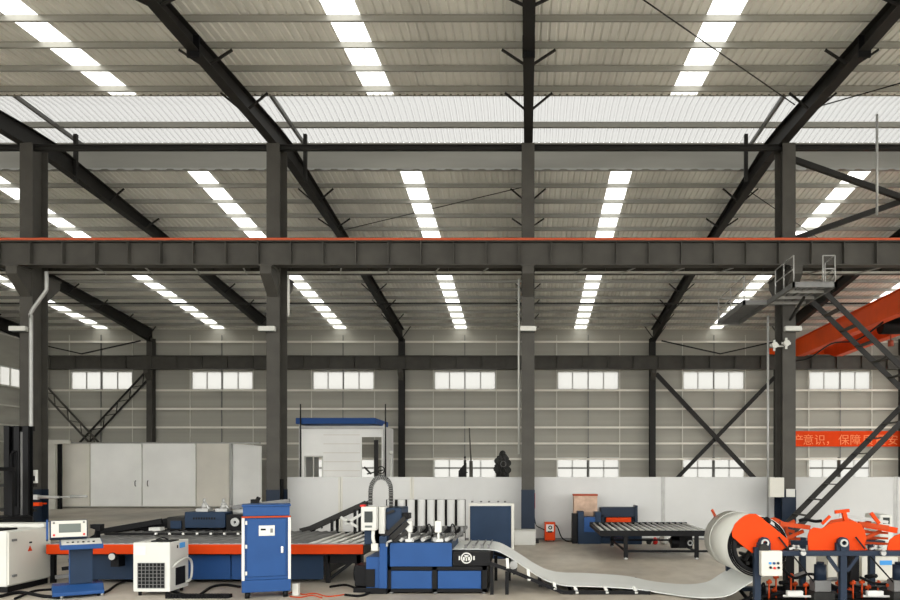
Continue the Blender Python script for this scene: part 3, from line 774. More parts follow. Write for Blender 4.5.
m = MB(); m.box(tx0+.2, X(243,y0), 15.5, 15.56, zt+.04, zt+.08); gb = build('guide_bar', m, 'black', rt)
for i in range(15):
    x = tx0+1.25+i*.28
    if x > X(243,y0): break
    m = MB(); m.box(x-.02, x+.02, 15.46, 15.5, zt+.05, zt+.09); build('guide_clip', m, 'roller', gb)
zb = Z(580, 14.45)
for a, b, mm in ((94, 158, 'navy'), (158.5, 231.5, 'blue'), (232.5, 287, 'blue'), (288, 324, 'navy')):
    m = MB(); m.box(X(a,14.2), X(b,14.2), 14.15, 14.2, .07, zt-.2); build('base_panel', m, mm, rt, .006)
m = MB(); m.box(X(94,14.2)+.03, X(324,14.2)-.03, 14.2, 16.6, .12, zt-.22); build('base_frame', m, 'steel_dk', rt)
for px in (50, 92, 327, 358):
    for yy in (14.2, 16.6):
        m = MB(); xx = X(px, 14.1); m.box(xx-.04, xx+.04, yy-.04, yy+.04, 0, zt-.2); build('leg', m, 'black', rt)
m = MB(); m.bar((X(329,14.1), 14.2, .08), (X(358,14.1), 14.2, zt-.25), .06); m.box(X(327,14.1), X(362,14.1), 14.16, 14.24, zt-.38, zt-.2); build('brace', m, 'black', rt)
for i in range(4):
    m = MB(); m.bar((tx0+.05, 14.1+.2*i, .12+.13*i), (X(93,14.1), 14.25+.2*i, .2+.13*i), .05, .07); build('side_bar', m, 'black' if i % 2 else 'mid', rt)
m = MB(); m.cyl((X(113,13.9), 13.86, Z(556.5,13.9)), (X(113,13.9), 14.15, Z(556.5,13.9)), .075, n=20); m.box(X(110,13.9), X(118,13.9), 13.92, 14.15, Z(567,13.9), Z(556,13.9)); mo_ = build('drive_motor', m, 'black', rt)
m = MB(); m.cyl((X(113,13.9), 13.85, Z(556.5,13.9)), (X(113,13.9), 13.86, Z(556.5,13.9)), .06, n=20); build('hub_disc', m, 'paper', mo_)
m = MB(); m.prism([(X(93,15),zt), (X(99,15),zt), (X(99,15),zt+.17), (X(103,15),zt+.17), (X(103,15),zt+.3), (X(93,15),zt+.3), (X(93,15),zt+.23), (X(98,15),zt+.2), (X(97,15),zt+.1), (X(93,15),zt+.06)], 14.9, 15.05)
build('end_clamp', m, 'black', rt)

# ---------------------------------------------------------------- levelling machine behind the roller table
d = 17.6
lm = thing('levelling_machine', 'low dark blue machine with grey clamps behind the roller table', 'machine', (X(205,d), d, 0))
m = MB(); m.box(X(184.6,d), X(225,d), d, d+.9, Z(528,d), Z(512,d)); hd = build('head_box', m, 'navy', lm, .012)
for i in range(9):
    x = X(193+i*2.6,d); m = MB(); m.box(x, x+.035, d-.006, d, Z(519.5,d), Z(517.3,d)); build('raised_mark', m, 'black', hd)
m = MB(); m.box(X(165,d), X(183.5,d), d+.1, d+.8, Z(530,d), Z(517.5,d)); build('gear_box', m, 'steel_dk', lm, .01)
m = MB(); m.box(X(169,d), X(180,d), d+.06, d+.1, Z(529,d), Z(521,d)); build('gear_cover', m, 'navy', lm, .01)
m = MB(); m.box(X(160,d), X(246,d), d+.02, d+.95, .1, Z(530,d)); build('base_frame', m, 'black', lm)
for px in (165, 240):
    m = MB(); m.box(X(px,d)-.06, X(px,d)+.06, d+.1, d+.9, 0, .1); build('foot', m, 'black', lm)
for px in (198, 217.5):
    x = X(px, d); zb = Z(512,d); m = MB()
    m.box(x-.14, x+.14, d+.2, d+.5, zb, zb+.07); m.cyl((x, d+.35, zb+.05), (x, d+.35, zb+.2), .08, .05); m.cyl((x, d+.35, zb+.2), (x, d+.35, zb+.3), .03); m.bar((x-.02, d+.35, zb+.26), (x+.12, d+.35, zb+.06), .04)
    build('air_clamp', m, 'grey', lm)
m = MB(); m.cyl((X(229,d), d+.3, Z(513,d)), (X(247,d), d+.3, Z(511.5,d)), .07); build('feed_roll', m, 'grey', lm)
m = MB(); m.ring((X(235.5,d), d-.02, Z(522,d)), 'y', .03, .1, .05, 24); build('hand_wheel', m, 'grey', lm)
m = MB(); m.box(X(226,d), X(246,d), d+.02, d+.6, Z(530,d), Z(515,d)); build('drive_block', m, 'black', lm)
m = MB(); m.bar((X(224,d), d+.5, Z(508,d)), (X(283,d), d+.5, Z(501.5,d)), .09, .09); m.bar((X(224,d), d+.7, Z(511,d)), (X(270,d), d+.7, Z(506,d)), .05)
m.box(X(226,d), X(232,d), d+.45, d+.75, Z(515,d), Z(506,d)); build('boom', m, 'mid', lm)
m = MB(); m.box(X(245,d), X(252,d), d+.35, d+.5, Z(506,d), Z(500,d)); m.bar((X(248,d), d+.45, Z(506,d)), (X(252,d), d+.45, Z(498,d)), .08); build('clamp_head', m, 'black', lm)
inf = thing('infeed_arm', 'long low black frame left of the levelling machine, behind the console', 'frame', (X(120,17.6), 17.6, 0))
d = 17.6
for dz, yy in ((0, 0), (-.12, .35), (.0, .75)):
    m = MB(); m.bar((X(97,d), d+yy, Z(532,d)+dz), (X(162,d), d+yy, Z(521,d)+dz), .07, .12); build('arm', m, 'black', inf)
m = MB(); m.box(X(104,d), X(160,d), d+.1, d+.7, Z(532,d)-.1, Z(532,d)-.04); build('tray', m, 'black', inf)
for px in (100, 130, 158):
    m = MB(); m.box(X(px,d)-.04, X(px,d)+.04, d+.3, d+.4, 0, Z(531,d)); build('leg', m, 'black', inf)
m = MB(); m.box(X(153,d), X(164,d), d-.2, d+.02, Z(529.5,d)-.02, Z(527,d)); m.box(X(154,d), X(156,d), d-.1, d, 0.0, Z(529,d)); build('white_block', m, 'paper', inf)

# ---------------------------------------------------------------- air cooler
ac = thing('spindle_chiller', 'white chiller box with a black grille in front of the roller table', 'chiller', (-6.3, 13, 0))
d = 12.7; xa, xb = X(133,d), X(170,d); z0, z1 = Z(592,d), Z(542.5,d)
m = MB(); m.box(xa, xb, d, d+.7, z0, z1); build('housing', m, 'white', ac, .015)
gx0, gx1, gz0, gz1 = X(138,d), X(164.7,d), Z(588,d), Z(563,d)
m = MB(); m.box(gx0, gx1, d-.004, d+.002, gz0, gz1); gr = build('grille', m, 'black', ac)
m = MB()
for i in range(8):
    x = gx0+(gx1-gx0)*i/7; m.box(x-.004, x+.004, d-.014, d-.004, gz0, gz1)
for i in range(8):
    z = gz0+(gz1-gz0)*i/7; m.box(gx0, gx1, d-.014, d-.004, z-.004, z+.004)
build('grille_bars', m, 'mid', gr)
m = MB(); m.box(X(135,d), X(146,d), d-.006, d, Z(555,d), Z(546,d)); build('nameplate', m, 'paper', ac)
m = MB(); m.box(xb, xb+.006, d+.35, d+.55, z1-.13, z1-.04); build('blue_label', m, 'bluelabel', ac, label='small blue label')
m = MB(); m.box(xb, xb+.004, d+.25, d+.29, z1-.12, z1-.07); build('tick_mark', m, 'black', ac)
m = MB(); m.box(xb, xb+.01, d+.2, d+.55, z0+.08, z0+.38); build('service_opening', m, 'black', ac)
m = MB(); m.tube([(xb+.0, d+.1, z0+.4), (xb+.06, d+.15, z0+.48), (xb+.07, d+.45, z0+.52), (xb+.07, d+.66, z0+.42), (xb+.06, d+.66, z0+.15), (xb, d+.6, z0+.08)], .021); build('side_handle', m, 'white', ac)
m = MB(); m.tube([(xa-.0, d+.3, z0+.35), (xa-.09, d+.3, z0+.33), (xa-.08, d+.3, z0+.22), (xa, d+.3, z0+.2)], .03); build('side_handle', m, 'white', ac)
for x in (xa+.08, xb-.08):
    for y in (d+.08, d+.6):
        m = MB(); m.cyl((x, y, 0), (x, y, z0), .03, n=10); build('foot', m, 'black', ac)
m = MB(); m.box(X(148,d), X(168,d), d+.1, d+.4, z1, z1+.02); m.tube([(X(150,d), d+.2, z1+.02), (X(156,d), d+.25, z1+.06), (X(163,d), d+.2, z1+.02)], .015); build('hose_fitting', m, 'black', ac)

# ---------------------------------------------------------------- blue control cabinet
d = 12.5
cb = thing('control_cabinet', 'tall blue control cabinet with white corner strips and a small meter', 'cabinet', (X(266.5,d), d, 0), math.radians(18.5), local=True)
W2 = .385; D_ = .5
m = MB(); m.box(-W2, W2, .0, D_, .1, .3); build('plinth', m, 'blue', cb, .01)
m = MB(); m.box(-W2+.02, W2-.02, .02, D_, .3, 1.36); build('body', m, 'blue', cb, .01)
for s in (-1, 1):
    m = MB(); m.box(s*(W2-.022)-.022, s*(W2-.022)+.022, -.005, .05, .3, 1.35); build('corner_strip', m, 'paper', cb)
m = MB(); m.box(-W2, W2, -.012, .03, 1.33, 1.355); build('top_trim', m, 'orange_dk', cb)
m = MB(); m.box(-W2+.02, W2-.02, -.03, D_, 1.36, 1.52); m.box(-W2, W2, -.05, D_+.02, 1.515, 1.545); build('hood', m, 'blue', cb, .008)
m = MB(); m.box(-W2+.08, W2-.08, -.008, .02, .36, 1.31); dr = build('door', m, 'blue', cb, .006)
m = MB(); m.box(-.12, .13, -.018, -.008, 1.03, 1.2); mt = build('meter', m, 'paper', dr, .004)
m = MB(); m.box(-.09, -.01, -.022, -.018, 1.12, 1.15); build('display', m, 'black', mt)
m = MB(); m.box(.06, .1, -.022, -.018, 1.08, 1.15); build('switch', m, 'mid', mt)
m = MB(); m.box(.225, .265, -.04, -.008, .74, .85); build('door_handle', m, 'chrome', dr, .005)
for z in (.42, 1.25, .86):
    m = MB(); m.box(-W2+.055, -W2+.085, -.02, 0, z-.03, z+.03); build('hinge', m, 'paper', dr)
for x in (-.3, .3):
    for y in (.06, .44):
        m = MB(); m.cyl((x, y, 0), (x, y, .1), .04, n=12); build('foot', m, 'black', cb)

# ---------------------------------------------------------------- inclined conveyor between roller table and the cutting machine
d = 17.8
ic = thing('inclined_conveyor', 'dark inclined conveyor rising right behind the roller table', 'conveyor', (X(335,d), d, 0))
for yy in (0, .5):
    m = MB(); m.bar((X(300,d), d+yy, Z(533,d)), (X(366,d), d+yy, Z(503,d)), .05, .12); build('side_rail', m, 'steel_dk', ic)
m = MB(); m.bar((X(301,d), d+.25, Z(532.5,d)+.03), (X(365,d), d+.25, Z(503.5,d)+.03), .44, .03); build('belt', m, 'dark', ic)
for px, py in ((308, 529), (332, 518), (355, 508)):
    for yy in (0, .5):
        m = MB(); m.box(X(px,d)-.03, X(px,d)+.03, d+yy-.03, d+yy+.03, 0, Z(py,d)-.03); build('leg', m, 'black', ic)
m = MB(); m.bar((X(341,d), d-.03, Z(517,d)), (X(358,d), d-.03, Z(527,d)), .03, .06); m.bar((X(345,d), d-.03, Z(524,d)), (X(362,d), d-.03, Z(514,d)), .03, .06); build('white_brace', m, 'paper', ic)
m = MB(); m.bar((X(297,d), d+.2, Z(530,d)), (X(318,d), d+.2, Z(524.5,d)), .04); m.bar((X(318,d), d+.2, Z(524.5,d)), (X(320,d), d+.2, Z(529,d)), .04); build('loop_handle', m, 'steel_dk', ic)

# ---------------------------------------------------------------- cutting machine
d = 12.9
cm = thing('cutting_machine', 'blue and black sheet cutting machine with a white control box and cable loop', 'machine', (X(425,d), 13.6, 0))
def cbx(name, a, b, ya, yb_, pt, pb, mm, par=cm, bev=.008, dd=d):
    m = MB(); m.box(X(a,dd), X(b,dd), ya, yb_, Z(pb,dd), Z(pt,dd)); return build(name, m, mm, par, bev)
m = MB(); x0, x1 = X(387.5,d), X(488,d); zl, zh = Z(592,d), Z(566.5,d)
for a, b, c, e in ((x0, x1, zh-.06, zh), (x0, x1, zl, zl+.05)): m.box(a, b, d, d+1.4, c, e)
for px in (388.5, 434.5, 484.5): m.box(X(px,d)-.04, X(px,d)+.04, d, d+1.4, zl, zh)
m.box(x0+.05, x1-.05, d+.06, d+1.35, zl+.03, zh-.03)
build('base_frame', m, 'black', cm)
cbx('lower_panel', 390, 432, d+.02, d+.06, 571, 589, 'blue'); cbx('lower_panel', 437.5, 481, d+.02, d+.06, 571, 589, 'blue')
for px in (391, 435, 484):
    for y in (d+.06, d+1.3):
        m = MB(); m.cyl((X(px,d), y, 0), (X(px,d), y, zl), .04, n=12); build('foot', m, 'mid', cm)
cbx('upper_panel', 390, 452, d-.02, d+.02, 543, 566.5, 'blue'); cbx('bed', 390, 451, d+.02, d+1.4, 542.5, 566, 'navy')
ob = cbx('outfeed_block', 452.5, 490, d, d+1.4, 552, 566, 'black')
m = MB(); c = (X(466.5,d), d-.01, Z(558,d)); m.ring(c, 'y', .075, .095, .02, 28); m.box(c[0]-.012, c[0]+.012, c[1]-.01, c[1]+.01, c[2]-.05, c[2]+.05)
for a in (35, -35): m.bar((c[0], c[1], c[2]), (c[0]+.05*math.sin(math.radians(a)), c[1], c[2]+.05), .02)
m.box(c[0]-.06, c[0]-.03, c[1]-.01, c[1]+.01, c[2]-.04, c[2]+.02); m.box(c[0]+.03, c[0]+.06, c[1]-.01, c[1]+.01, c[2]-.04, c[2]+.02)
build('round_emblem', m, 'paper', ob, label='white round emblem')
for px in (459.5, 474):
    m = MB(); m.box(X(px,d)-.012, X(px,d)+.012, d-.01, d, Z(560,d), Z(556,d)); build('bolt', m, 'paper', ob)
cbx('tower', 380, 387.5, d-.06, d+1.3, 543, 588, 'blue'); cbx('tower_side', 366, 380, d, d+.9, 557, 588, 'blue'); cbx('tower_recess', 366, 375, d-.02, d, 569, 587, 'black')
cbx('tower_cap', 380, 387.5, d-.07, d+1.3, 536, 543.2, 'navy')
cbx('gantry_beam', 372, 386, d+.1, d+1.4, 530, 545, 'steel_dk')
cbx('plinth', 366, 387, d, d+1.2, 588, 595.5, 'black', bev=0)
# control box
cx0, cx1, cz0, cz1 = X(362.5,d), X(377.5,d), Z(530,d), Z(506.5,d)
m = MB(); m.box(cx0, cx1, d-.12, d+.12, cz0, cz1); bx_ = build('control_box', m, 'white', cm, .012)
m = MB(); m.box(X(366,d), X(374,d), d-.13, d-.12, Z(522,d), Z(511,d)); build('screen', m, 'screen', bx_)
m = MB(); m.box(X(366.5,d), X(373.5,d), d-.13, d-.12, Z(527,d), Z(525,d)); build('key_row', m, 'lcd', bx_)
m = MB(); m.box(cx0-.02, cx0+.04, d-.1, d+.1, cz1, cz1+.03); build('red_corner', m, 'red', bx_, label='red corner piece on top')
cbx('head_column', 378, 384, d+.05, d+.5, 507, 534, 'white'); cbx('cutting_head', 384, 400, d+.15, d+.9, 508.5, 534, 'navy', bev=.02)
m = MB(); m.bar((X(385,d), d+.12, Z(514,d)), (X(393,d), d+.12, Z(511,d)), .04); m.bar((X(385,d), d+.1, Z(536,d)), (X(404,d), d+.1, Z(518,d)), .05, .07); m.bar((X(388,d), d+.1, Z(541,d)), (X(407,d), d+.1, Z(523,d)), .05, .09); m.bar((X(393,d), d+.1, Z(543,d)), (X(406,d), d+.1, Z(531,d)), .04, .06)
build('slide_rail', m, 'steel_dk', cm)
m = MB(); m.box(X(400,d), X(407,d), d+.2, d+.5, Z(520,d), Z(514,d)); build('motor', m, 'black', cm, .01)
cbx('head_base', 363, 380, d+.1, d+.6, 530, 545, 'navy')
m = MB(); m.tube([(X(374,d), d-.06, Z(530,d)), (X(374,d), d-.08, Z(538,d)), (X(376,d), d-.08, Z(545,d))], .03); m.box(X(372.5,d), X(379,d), d-.12, d-.05, Z(550,d), Z(543,d)); build('hand_pendant', m, 'white', cm, .01)
m = MB(); m.tube([(X(388,d), d-.1, Z(546,d)), (X(388.5,d), d-.1, Z(542,d)), (X(393,d), d-.1, Z(540,d))], .02); build('grab_handle', m, 'grey', cm)
# cable loop
dl = 13.2
pts = [(X(370.5,dl), Z(505,dl)), (X(370.5,dl), Z(492,dl)), (X(371.5,dl), Z(485,dl)), (X(375.5,dl), Z(479,dl)), (X(381.5,dl), Z(477,dl)), (X(387.5,dl), Z(480,dl)), (X(390.5,dl), Z(486,dl)), (X(391,dl), Z(495,dl)), (X(391,dl), Z(508,dl))]
m = MB(); m.tube([(x, dl, z) for x, z in pts], .036, 10); ch = build('cable_chain', m, 'dark', cm)
m = MB()
for i in range(len(pts)-1):
    for k in range(4):
        t = k/4; x = pts[i][0]*(1-t)+pts[i+1][0]*t; z = pts[i][1]*(1-t)+pts[i+1][1]*t
        m.box(x-.038, x+.038, dl-.04, dl+.04, z-.006, z+.006, Matrix.Rotation(-math.atan2(pts[i+1][1]-pts[i][1], pts[i+1][0]-pts[i][0])+math.pi/2, 3, 'Y'))
build('chain_ribs', m, 'mid', ch)
# rollers and clamps on top of the bed
zt_ = Z(542.5, d)
for i, px in enumerate((400, 411, 422, 434, 446)):
    x = X(px, d); m = MB(); m.cyl((x, d+.08, zt_+.04), (x+.12, d+1.3, zt_+.04), .035, n=10); build('bed_roller', m, 'grey', cm)
for i, px in enumerate((396, 408, 420, 431, 443, 453)):
    x = X(px, d); m = MB(); m.bar((x, d+.2, zt_+.03), (x+.16, d+.9, zt_+.2), .04, .05); m.cyl((x+.1, d+.6, zt_+.05), (x+.1, d+.6, zt_+.24), .03, n=8); build('press_arm', m, 'mid', cm)
m = MB(); m.box(X(398,d), X(460,d), d+1.0, d+1.1, zt_+.08, zt_+.2); build('cross_beam', m, 'black', cm)
for px, l in ((408, 0), (437.5, 1)):
    m = MB(); m.box(X(px-3.5,d), X(px+3,d), d+.1, d+.22, Z(533,d), Z(521.5,d)); m.box(X(px-1,d), X(px+1,d), d+.12, d+.2, zt_, Z(533,d)); m.box(X(px-3.5,d), X(px+5,d), d+.08, d+.3, zt_, zt_+.05); build('sensor_box', m, 'paper', cm, .008)
for px in (425, 449.5):
    m = MB(); m.tube([(X(px-3,d), d+.5, zt_+.05), (X(px-2,d), d+.5, zt_+.2), (X(px,d), d+.5, zt_+.28), (X(px+3,d), d+.5, zt_+.2), (X(px+4,d), d+.5, zt_+.05)], .012, 6); build('air_hose', m, 'rubber', cm)
m = MB(); m.box(X(352,d), X(364,d), 13.1, 13.6, Z(588,d), Z(567,d)); m.cyl((X(350,d), 13.3, Z(576,d)), (X(365,d), 13.3, Z(576,d)), .16); m.box(X(351,d), X(365,d), 13.05, 13.65, 0, .08)
build('drive_unit', m, 'black', cm, .01)

# white tubes standing behind the machine
m = MB(); m.box(X(386,18.8), X(465.5,18.8), 18.8, 18.85, .12, Z(499.5,18.8)); m.box(X(386,18.8), X(465.5,18.8), 18.5, 19.1, 0, .12)
solo('tube_rack', m, 'steel_dk', 'dark backing rack holding the row of white upright tubes behind the cutting machine', 'rack')
for i, px in enumerate((391, 401.5, 411, 421.5, 431, 441, 451, 461)):
    dd = 18.66; x = X(px, dd); m = MB(); m.cyl((x, dd, .12), (x, dd, Z(499.7,dd)), .095, n=18)
    solo('white_tube', m, 'part', 'white upright tube behind the cutting machine, %s' % ['leftmost of the row of eight','second from the left in the row','third from the left in the row','fourth from the left in the row','fourth from the blue panel','third from the blue panel','second from the blue panel','nearest the blue panel'][i], 'tube', 'white upright tubes behind the cutting machine')
dd = 17.2
bp = thing('blue_screen_panel', 'upright dark blue panel in a pale frame behind the cutting machine', 'panel', (X(490,dd), dd, 0))
m = MB(); m.box(X(470,dd), X(511,dd), dd-.02, dd+.05, .1, Z(506,dd)); build('panel', m, 'navy', bp, .01)
m = MB(); m.box(X(468.5,dd), X(514,dd), dd+.05, dd+.12, .1, Z(503.5,dd)); m.box(X(511.5,dd), X(514,dd), dd-.02, dd+.05, .1, Z(503.5,dd)); build('frame', m, 'off', bp)
for px in (469, 513):
    m = MB(); m.box(X(px,dd)-.05, X(px,dd)+.05, dd-.2, dd+.3, 0, .1); build('foot', m, 'black', bp)
for px in (472, 481, 489, 498, 505):
    m = MB(); m.cyl((X(px,dd), dd+.08, Z(502.5,dd)), (X(px,dd), dd+.08, Z(501,dd)), .025, n=8); build('bolt', m, 'mid', bp)

# ---------------------------------------------------------------- outfeed ramp and steel strip
rp = thing('strip_ramp', 'low black ramp frame with white stays under the sagging white sheet', 'ramp', (X(560,13.3), 13.9, 0))
for yy in (12.85, 14.5):
    P = [(X(490,12.9), Z(563,12.9)), (X(508,12.9), Z(569,12.9)), (X(562,12.9), .04), (X(650,12.9), .03)]
    m = MB()
    for i in range(3): m.bar((P[i][0], yy, P[i][1]), (P[i+1][0], yy, P[i+1][1]), .04, .06)
    build('side_rail', m, 'black', rp)
for px, p0, p1 in ((508, 559, 568), (529, 570, 580), (555, 583, 589)):
    m = MB(); m.bar((X(px,12.9), 12.83, Z(p1,12.9)), (X(px-1,12.9), 12.95, Z(p0,12.9)), .05, .03); build('stay', m, 'paper', rp)
for px in (577, 607, 636):
    m = MB(); m.bar((X(px,12.9), 12.82, .03), (X(px-2,12.9), 12.95, .11), .05, .03); build('stay', m, 'paper', rp)
for px, py in ((515, 572), (540, 584), (570, 593), (610, 593), (645, 593.5)):
    m = MB(); m.box(X(px,13.2)-.03, X(px,13.2)+.03, 12.85, 14.5, max(0,Z(py,12.9)-.04), max(0,Z(py,12.9)-.04)+.03); build('cross_bar', m, 'black', rp)
for px, py in ((492, 566), (507, 571)):
    for yy in (12.86, 14.5):
        m = MB(); m.box(X(px,12.9)-.03, X(px,12.9)+.03, yy-.03, yy+.03, 0, Z(py,12.9)); build('leg', m, 'black', rp)
m = MB(); m.cyl((X(513.5,13.2), 13.3, Z(566,13.2)), (X(513.5,13.2), 14.6, Z(566,13.2)), .07); build('support_roller', m, 'grey', rp)

path = [(X(453,13.3), .735, 13.2, 14.75), (X(470,13.3), .735, 13.2, 14.75), (X(487,13.3), .73, 13.2, 14.75), (-.475, .675, 13.3, 14.75), (-.158, .485, 13.3, 14.77), (.15, .29, 13.2, 14.75), (.4, .175, 13.1, 14.72), (.68, .125, 13.0, 14.7), (1.09, .115, 12.98, 14.68),
        (1.55, .10, 12.95, 14.6), (1.95, .075, 12.88, 14.5), (2.3, .035, 12.75, 14.2), (2.65, .035, 12.4, 13.85), (2.93, .06, 12.15, 13.6), (3.2, .13, 11.98, 13.42), (3.4, .27, 11.9, 13.35), (3.55, .38, 11.85, 13.3), (3.62, .44, 11.85, 13.3)]
m = MB(); NS = 8; A = []
P4 = []
for i in range(len(path)-1):
    p = [path[max(i-1,0)], path[i], path[i+1], path[min(i+2,len(path)-1)]]
    for k in range(NS):
        t = k/NS
        P4.append(tuple(.5*((2*p[1][j])+(p[2][j]-p[0][j])*t+(2*p[0][j]-5*p[1][j]+4*p[2][j]-p[3][j])*t*t+(3*p[1][j]-p[0][j]-3*p[2][j]+p[3][j])*t**3) for j in range(4)))
P4.append(path[-1])
for x, z, ya_, yb2 in P4: A.append((m.bm.verts.new((x, ya_, z)), m.bm.verts.new((x, (ya_+yb2)/2, z)), m.bm.verts.new((x, yb2, z))))
for i in range(len(A)-1):
    for j in (0, 1):
        f = m.bm.faces.new((A[i][j], A[i+1][j], A[i+1][j+1], A[i][j+1]))
st = solo('steel_strip', m, 'sheet', 'wide white steel strip sagging from the cutting machine to the coil', 'steel strip')
md = st.modifiers.new('solid', 'SOLIDIFY'); md.thickness = .012; md.offset = 0
for i, px in enumerate((466, 474, 482, 489)):
    m = MB(); x = X(px, 13.4); m.box(x-.012, x+.012, 13.22, 14.7, .75, .765); m.box(x-.015, x+.03, 13.2, 13.26, .75, .81)
    build('hold_down', m, 'mid', cm)

# ---------------------------------------------------------------- uncoiler on the right
d = 11.8
hx, hz_ = X(757.5,d), Z(546.5,d); R0 = .48
un = thing('uncoiler', 'orange and blue multi-station uncoiler at the lower right', 'uncoiler', (X(830,d), d, 0))
co_ = thing('steel_coil', 'big pale coil of steel sheet on the left station of the orange uncoiler', 'coil', (hx, 12.55, hz_-R0))
m = MB(); m.ring((hx, 12.55, hz_), 'y', .4, R0, 1.5, 64); build('coil_winding', m, 'coil', co_)
m = MB()
for r in (.42, .45, .478): m.ring((hx, 11.79, hz_), 'y', r-.03, r-.008, .03, 56)
build('coil_edge', m, 'rubber', co_)
m = MB(); m.ring((hx, 12.5, hz_), 'y', .35, .398, 1.56, 48); build('core_sleeve', m, 'black', co_)
m = MB(); m.ring((hx, 12.9, hz_), 'y', R0-.002, R0+.006, .03, 64); build('wrap_seam', m, 'white', co_)
# mandrel
m = MB(); m.cyl((hx, 11.45, hz_), (hx, 13.5, hz_), .07, n=20)
for a in range(0, 360, 60):
    ca, sa = math.cos(math.radians(a)), math.sin(math.radians(a)); m.bar((hx+.07*ca, 12.0, hz_+.07*sa), (hx+.32*ca, 12.0, hz_+.32*sa), .05)
    m.bar((hx+.3*ca, 11.8, hz_+.3*sa), (hx+.3*ca, 13.3, hz_+.3*sa), .05)
build('mandrel', m, 'steel_dk', un)
def plate(pts, name, yy=11.66, th=.03, mm='orange', par=un, dd=None):
    dd = dd or yy
    m = MB(); m.prism([(X(a,dd), Z(b,dd)) for a, b in pts], yy, yy+th); return build(name, m, mm, par, .005)
plate([(732.5,537), (732,532), (735,524), (740,519), (745,515.5), (750,513.8), (756,513.8), (762,518), (767.5,522.5), (788.7,540), (788,547), (781,550.5), (763,550.5), (757.5,557), (744,547)], 'guard_plate')
plate([(808.5,549), (808,536), (810,530), (814,527.5), (822,528.5), (828,525), (835,522.5), (846,521.2), (855,521.5), (861,524), (865,531), (866.5,538), (865,545), (868,550.5), (808.5,550.5)], 'guard_plate')
plate([(887.5,548), (890,540), (895,536), (902,533), (914,532), (926,538), (928,550.5), (887.5,550.5)], 'guard_plate')
# rear plates and tube arms
for off in (0, 79):
    plate([(a+off, b) for a, b in ((775,549), (776,532), (783,525), (800,522), (812,528), (815,549))], 'rear_plate', 13.1, .03, 'orange_dk', dd=11.9)
for off in (0, 79, ):
    for (a, b, c, e, yy, w) in ((782,524,812,528,12.0,.07), (784,534,806,523,12.4,.05), (790,540,808,532,12.1,.05), (783,523,787,548,12.2,.06), (796,526,800,548,12.4,.05), (788,530,812,536,12.7,.05), (785,541,809,541,12.3,.04)):
        m = MB(); m.bar((X(a+off,11.9), yy, Z(b,11.9)), (X(c+off,11.9), yy, Z(e,11.9)), w, w); build('tube_arm', m, 'orange_dk', un)
m = MB()
for py in (528, 533.5, 539, 544.5): m.bar((X(866,11.9), 12.3, Z(py,11.9)), (X(897,11.9), 12.2, Z(py+1.2,11.9)), .05, .035)
build('slatted_guard', m, 'orange_dk', un)
m = MB(); m.bar((X(866,11.9), 12.0, Z(525,11.9)), (X(900,11.9), 12.0, Z(531,11.9)), .04, .09); build('top_arm', m, 'orange', un)
m = MB(); m.cyl((X(769,11.7), 11.75, Z(521.5,11.7)), (X(783,11.7), 11.9, Z(532,11.7)), .045); build('air_cylinder', m, 'grey', un)
m = MB(); m.cyl((X(766.5,11.7), 11.72, Z(520,11.7)), (X(769,11.7), 11.75, Z(521.5,11.7)), .055); build('cylinder_cap', m, 'black', un)
m = MB(); m.cyl((X(781,11.7), 11.88, Z(530,11.7)), (X(786,11.7), 11.9, Z(533.5,11.7)), .06); build('cylinder_cap', m, 'black', un)
# T handle, pointed arms
m = MB(); m.bar((X(835,11.75), 11.75, Z(512,11.75)), (X(849,11.75), 11.75, Z(510.5,11.75)), .05, .05); m.bar((X(843.5,11.75), 11.75, Z(512,11.75)), (X(846.5,11.75), 11.75, Z(523,11.75)), .07, .06); build('t_lever', m, 'orange', un)
m = MB(); m.bar((X(871,11.75), 11.75, Z(513,11.75)), (X(879,11.75), 11.75, Z(523.5,11.75)), .04, .05); build('pointed_lever', m, 'orange', un)
m = MB(); m.bar((X(830,11.75), 11.75, Z(516,11.75)), (X(822,11.75), 11.75, Z(524,11.75)), .03, .04); build('pointed_lever', m, 'orange', un)
m = MB(); m.bar((X(717,12.9), 13.25, Z(511,12.9)), (X(722.5,12.9), 13.35, Z(519,12.9)), .03, .04); m.bar((X(722,12.9), 13.35, Z(518,12.9)), (X(728,12.9), 13.42, Z(535,12.9)), .05, .06); m.bar((X(728,12.9), 13.42, Z(535,12.9)), (hx, 13.45, hz_), .05, .06); build('retaining_arm', m, 'orange_dk', un)
m = MB(); m.bar((X(850,11.9), 12.3, Z(516.5,11.9)), (X(900,11.9), 12.3, Z(524,11.9)), .03, .05); build('pale_bar', m, 'grey', un)
m = MB(); m.tube([(X(806,11.9), 12.2, Z(522,11.9)), (X(812,11.9), 12.2, Z(520.5,11.9)), (X(822,11.9), 12.2, Z(522.5,11.9)), (X(829,11.9), 12.2, Z(522,11.9))], .025); build('hose', m, 'rubber', un)
# bearings, frame
for px in (763.5, 842, 921):
    x = X(px, 11.6); z = Z(542.5, 11.6); m = MB(); m.box(x-.1, x+.1, 11.56, 11.64, Z(551,11.6), z); m.ring((x, 11.58, z), 'y', .03, .085, .09, 28); br = build('bearing_block', m, 'steel_navy', un, .006)
    m = MB(); m.ring((x, 11.525, z), 'y', .035, .06, .03, 24); build('bearing_ring', m, 'grey', br)
for yy in (11.52, 13.2):
    m = MB(); m.box(X(760,11.6), X(935,11.6), yy, yy+.14, Z(555.5,11.6), Z(550.5,11.6)); build('top_rail', m, 'steel_navy', un, .006)
for px, yy in ((756.5, 11.58), (842, 11.58), (921, 11.58), (758, 13.27), (842, 13.27), (921, 13.27)):
    x = X(px, 11.6); m = MB(); m.box(x-.05, x+.05, yy-.05, yy+.05, .06, Z(547,11.6)); build('post', m, 'steel_navy', un, .005)
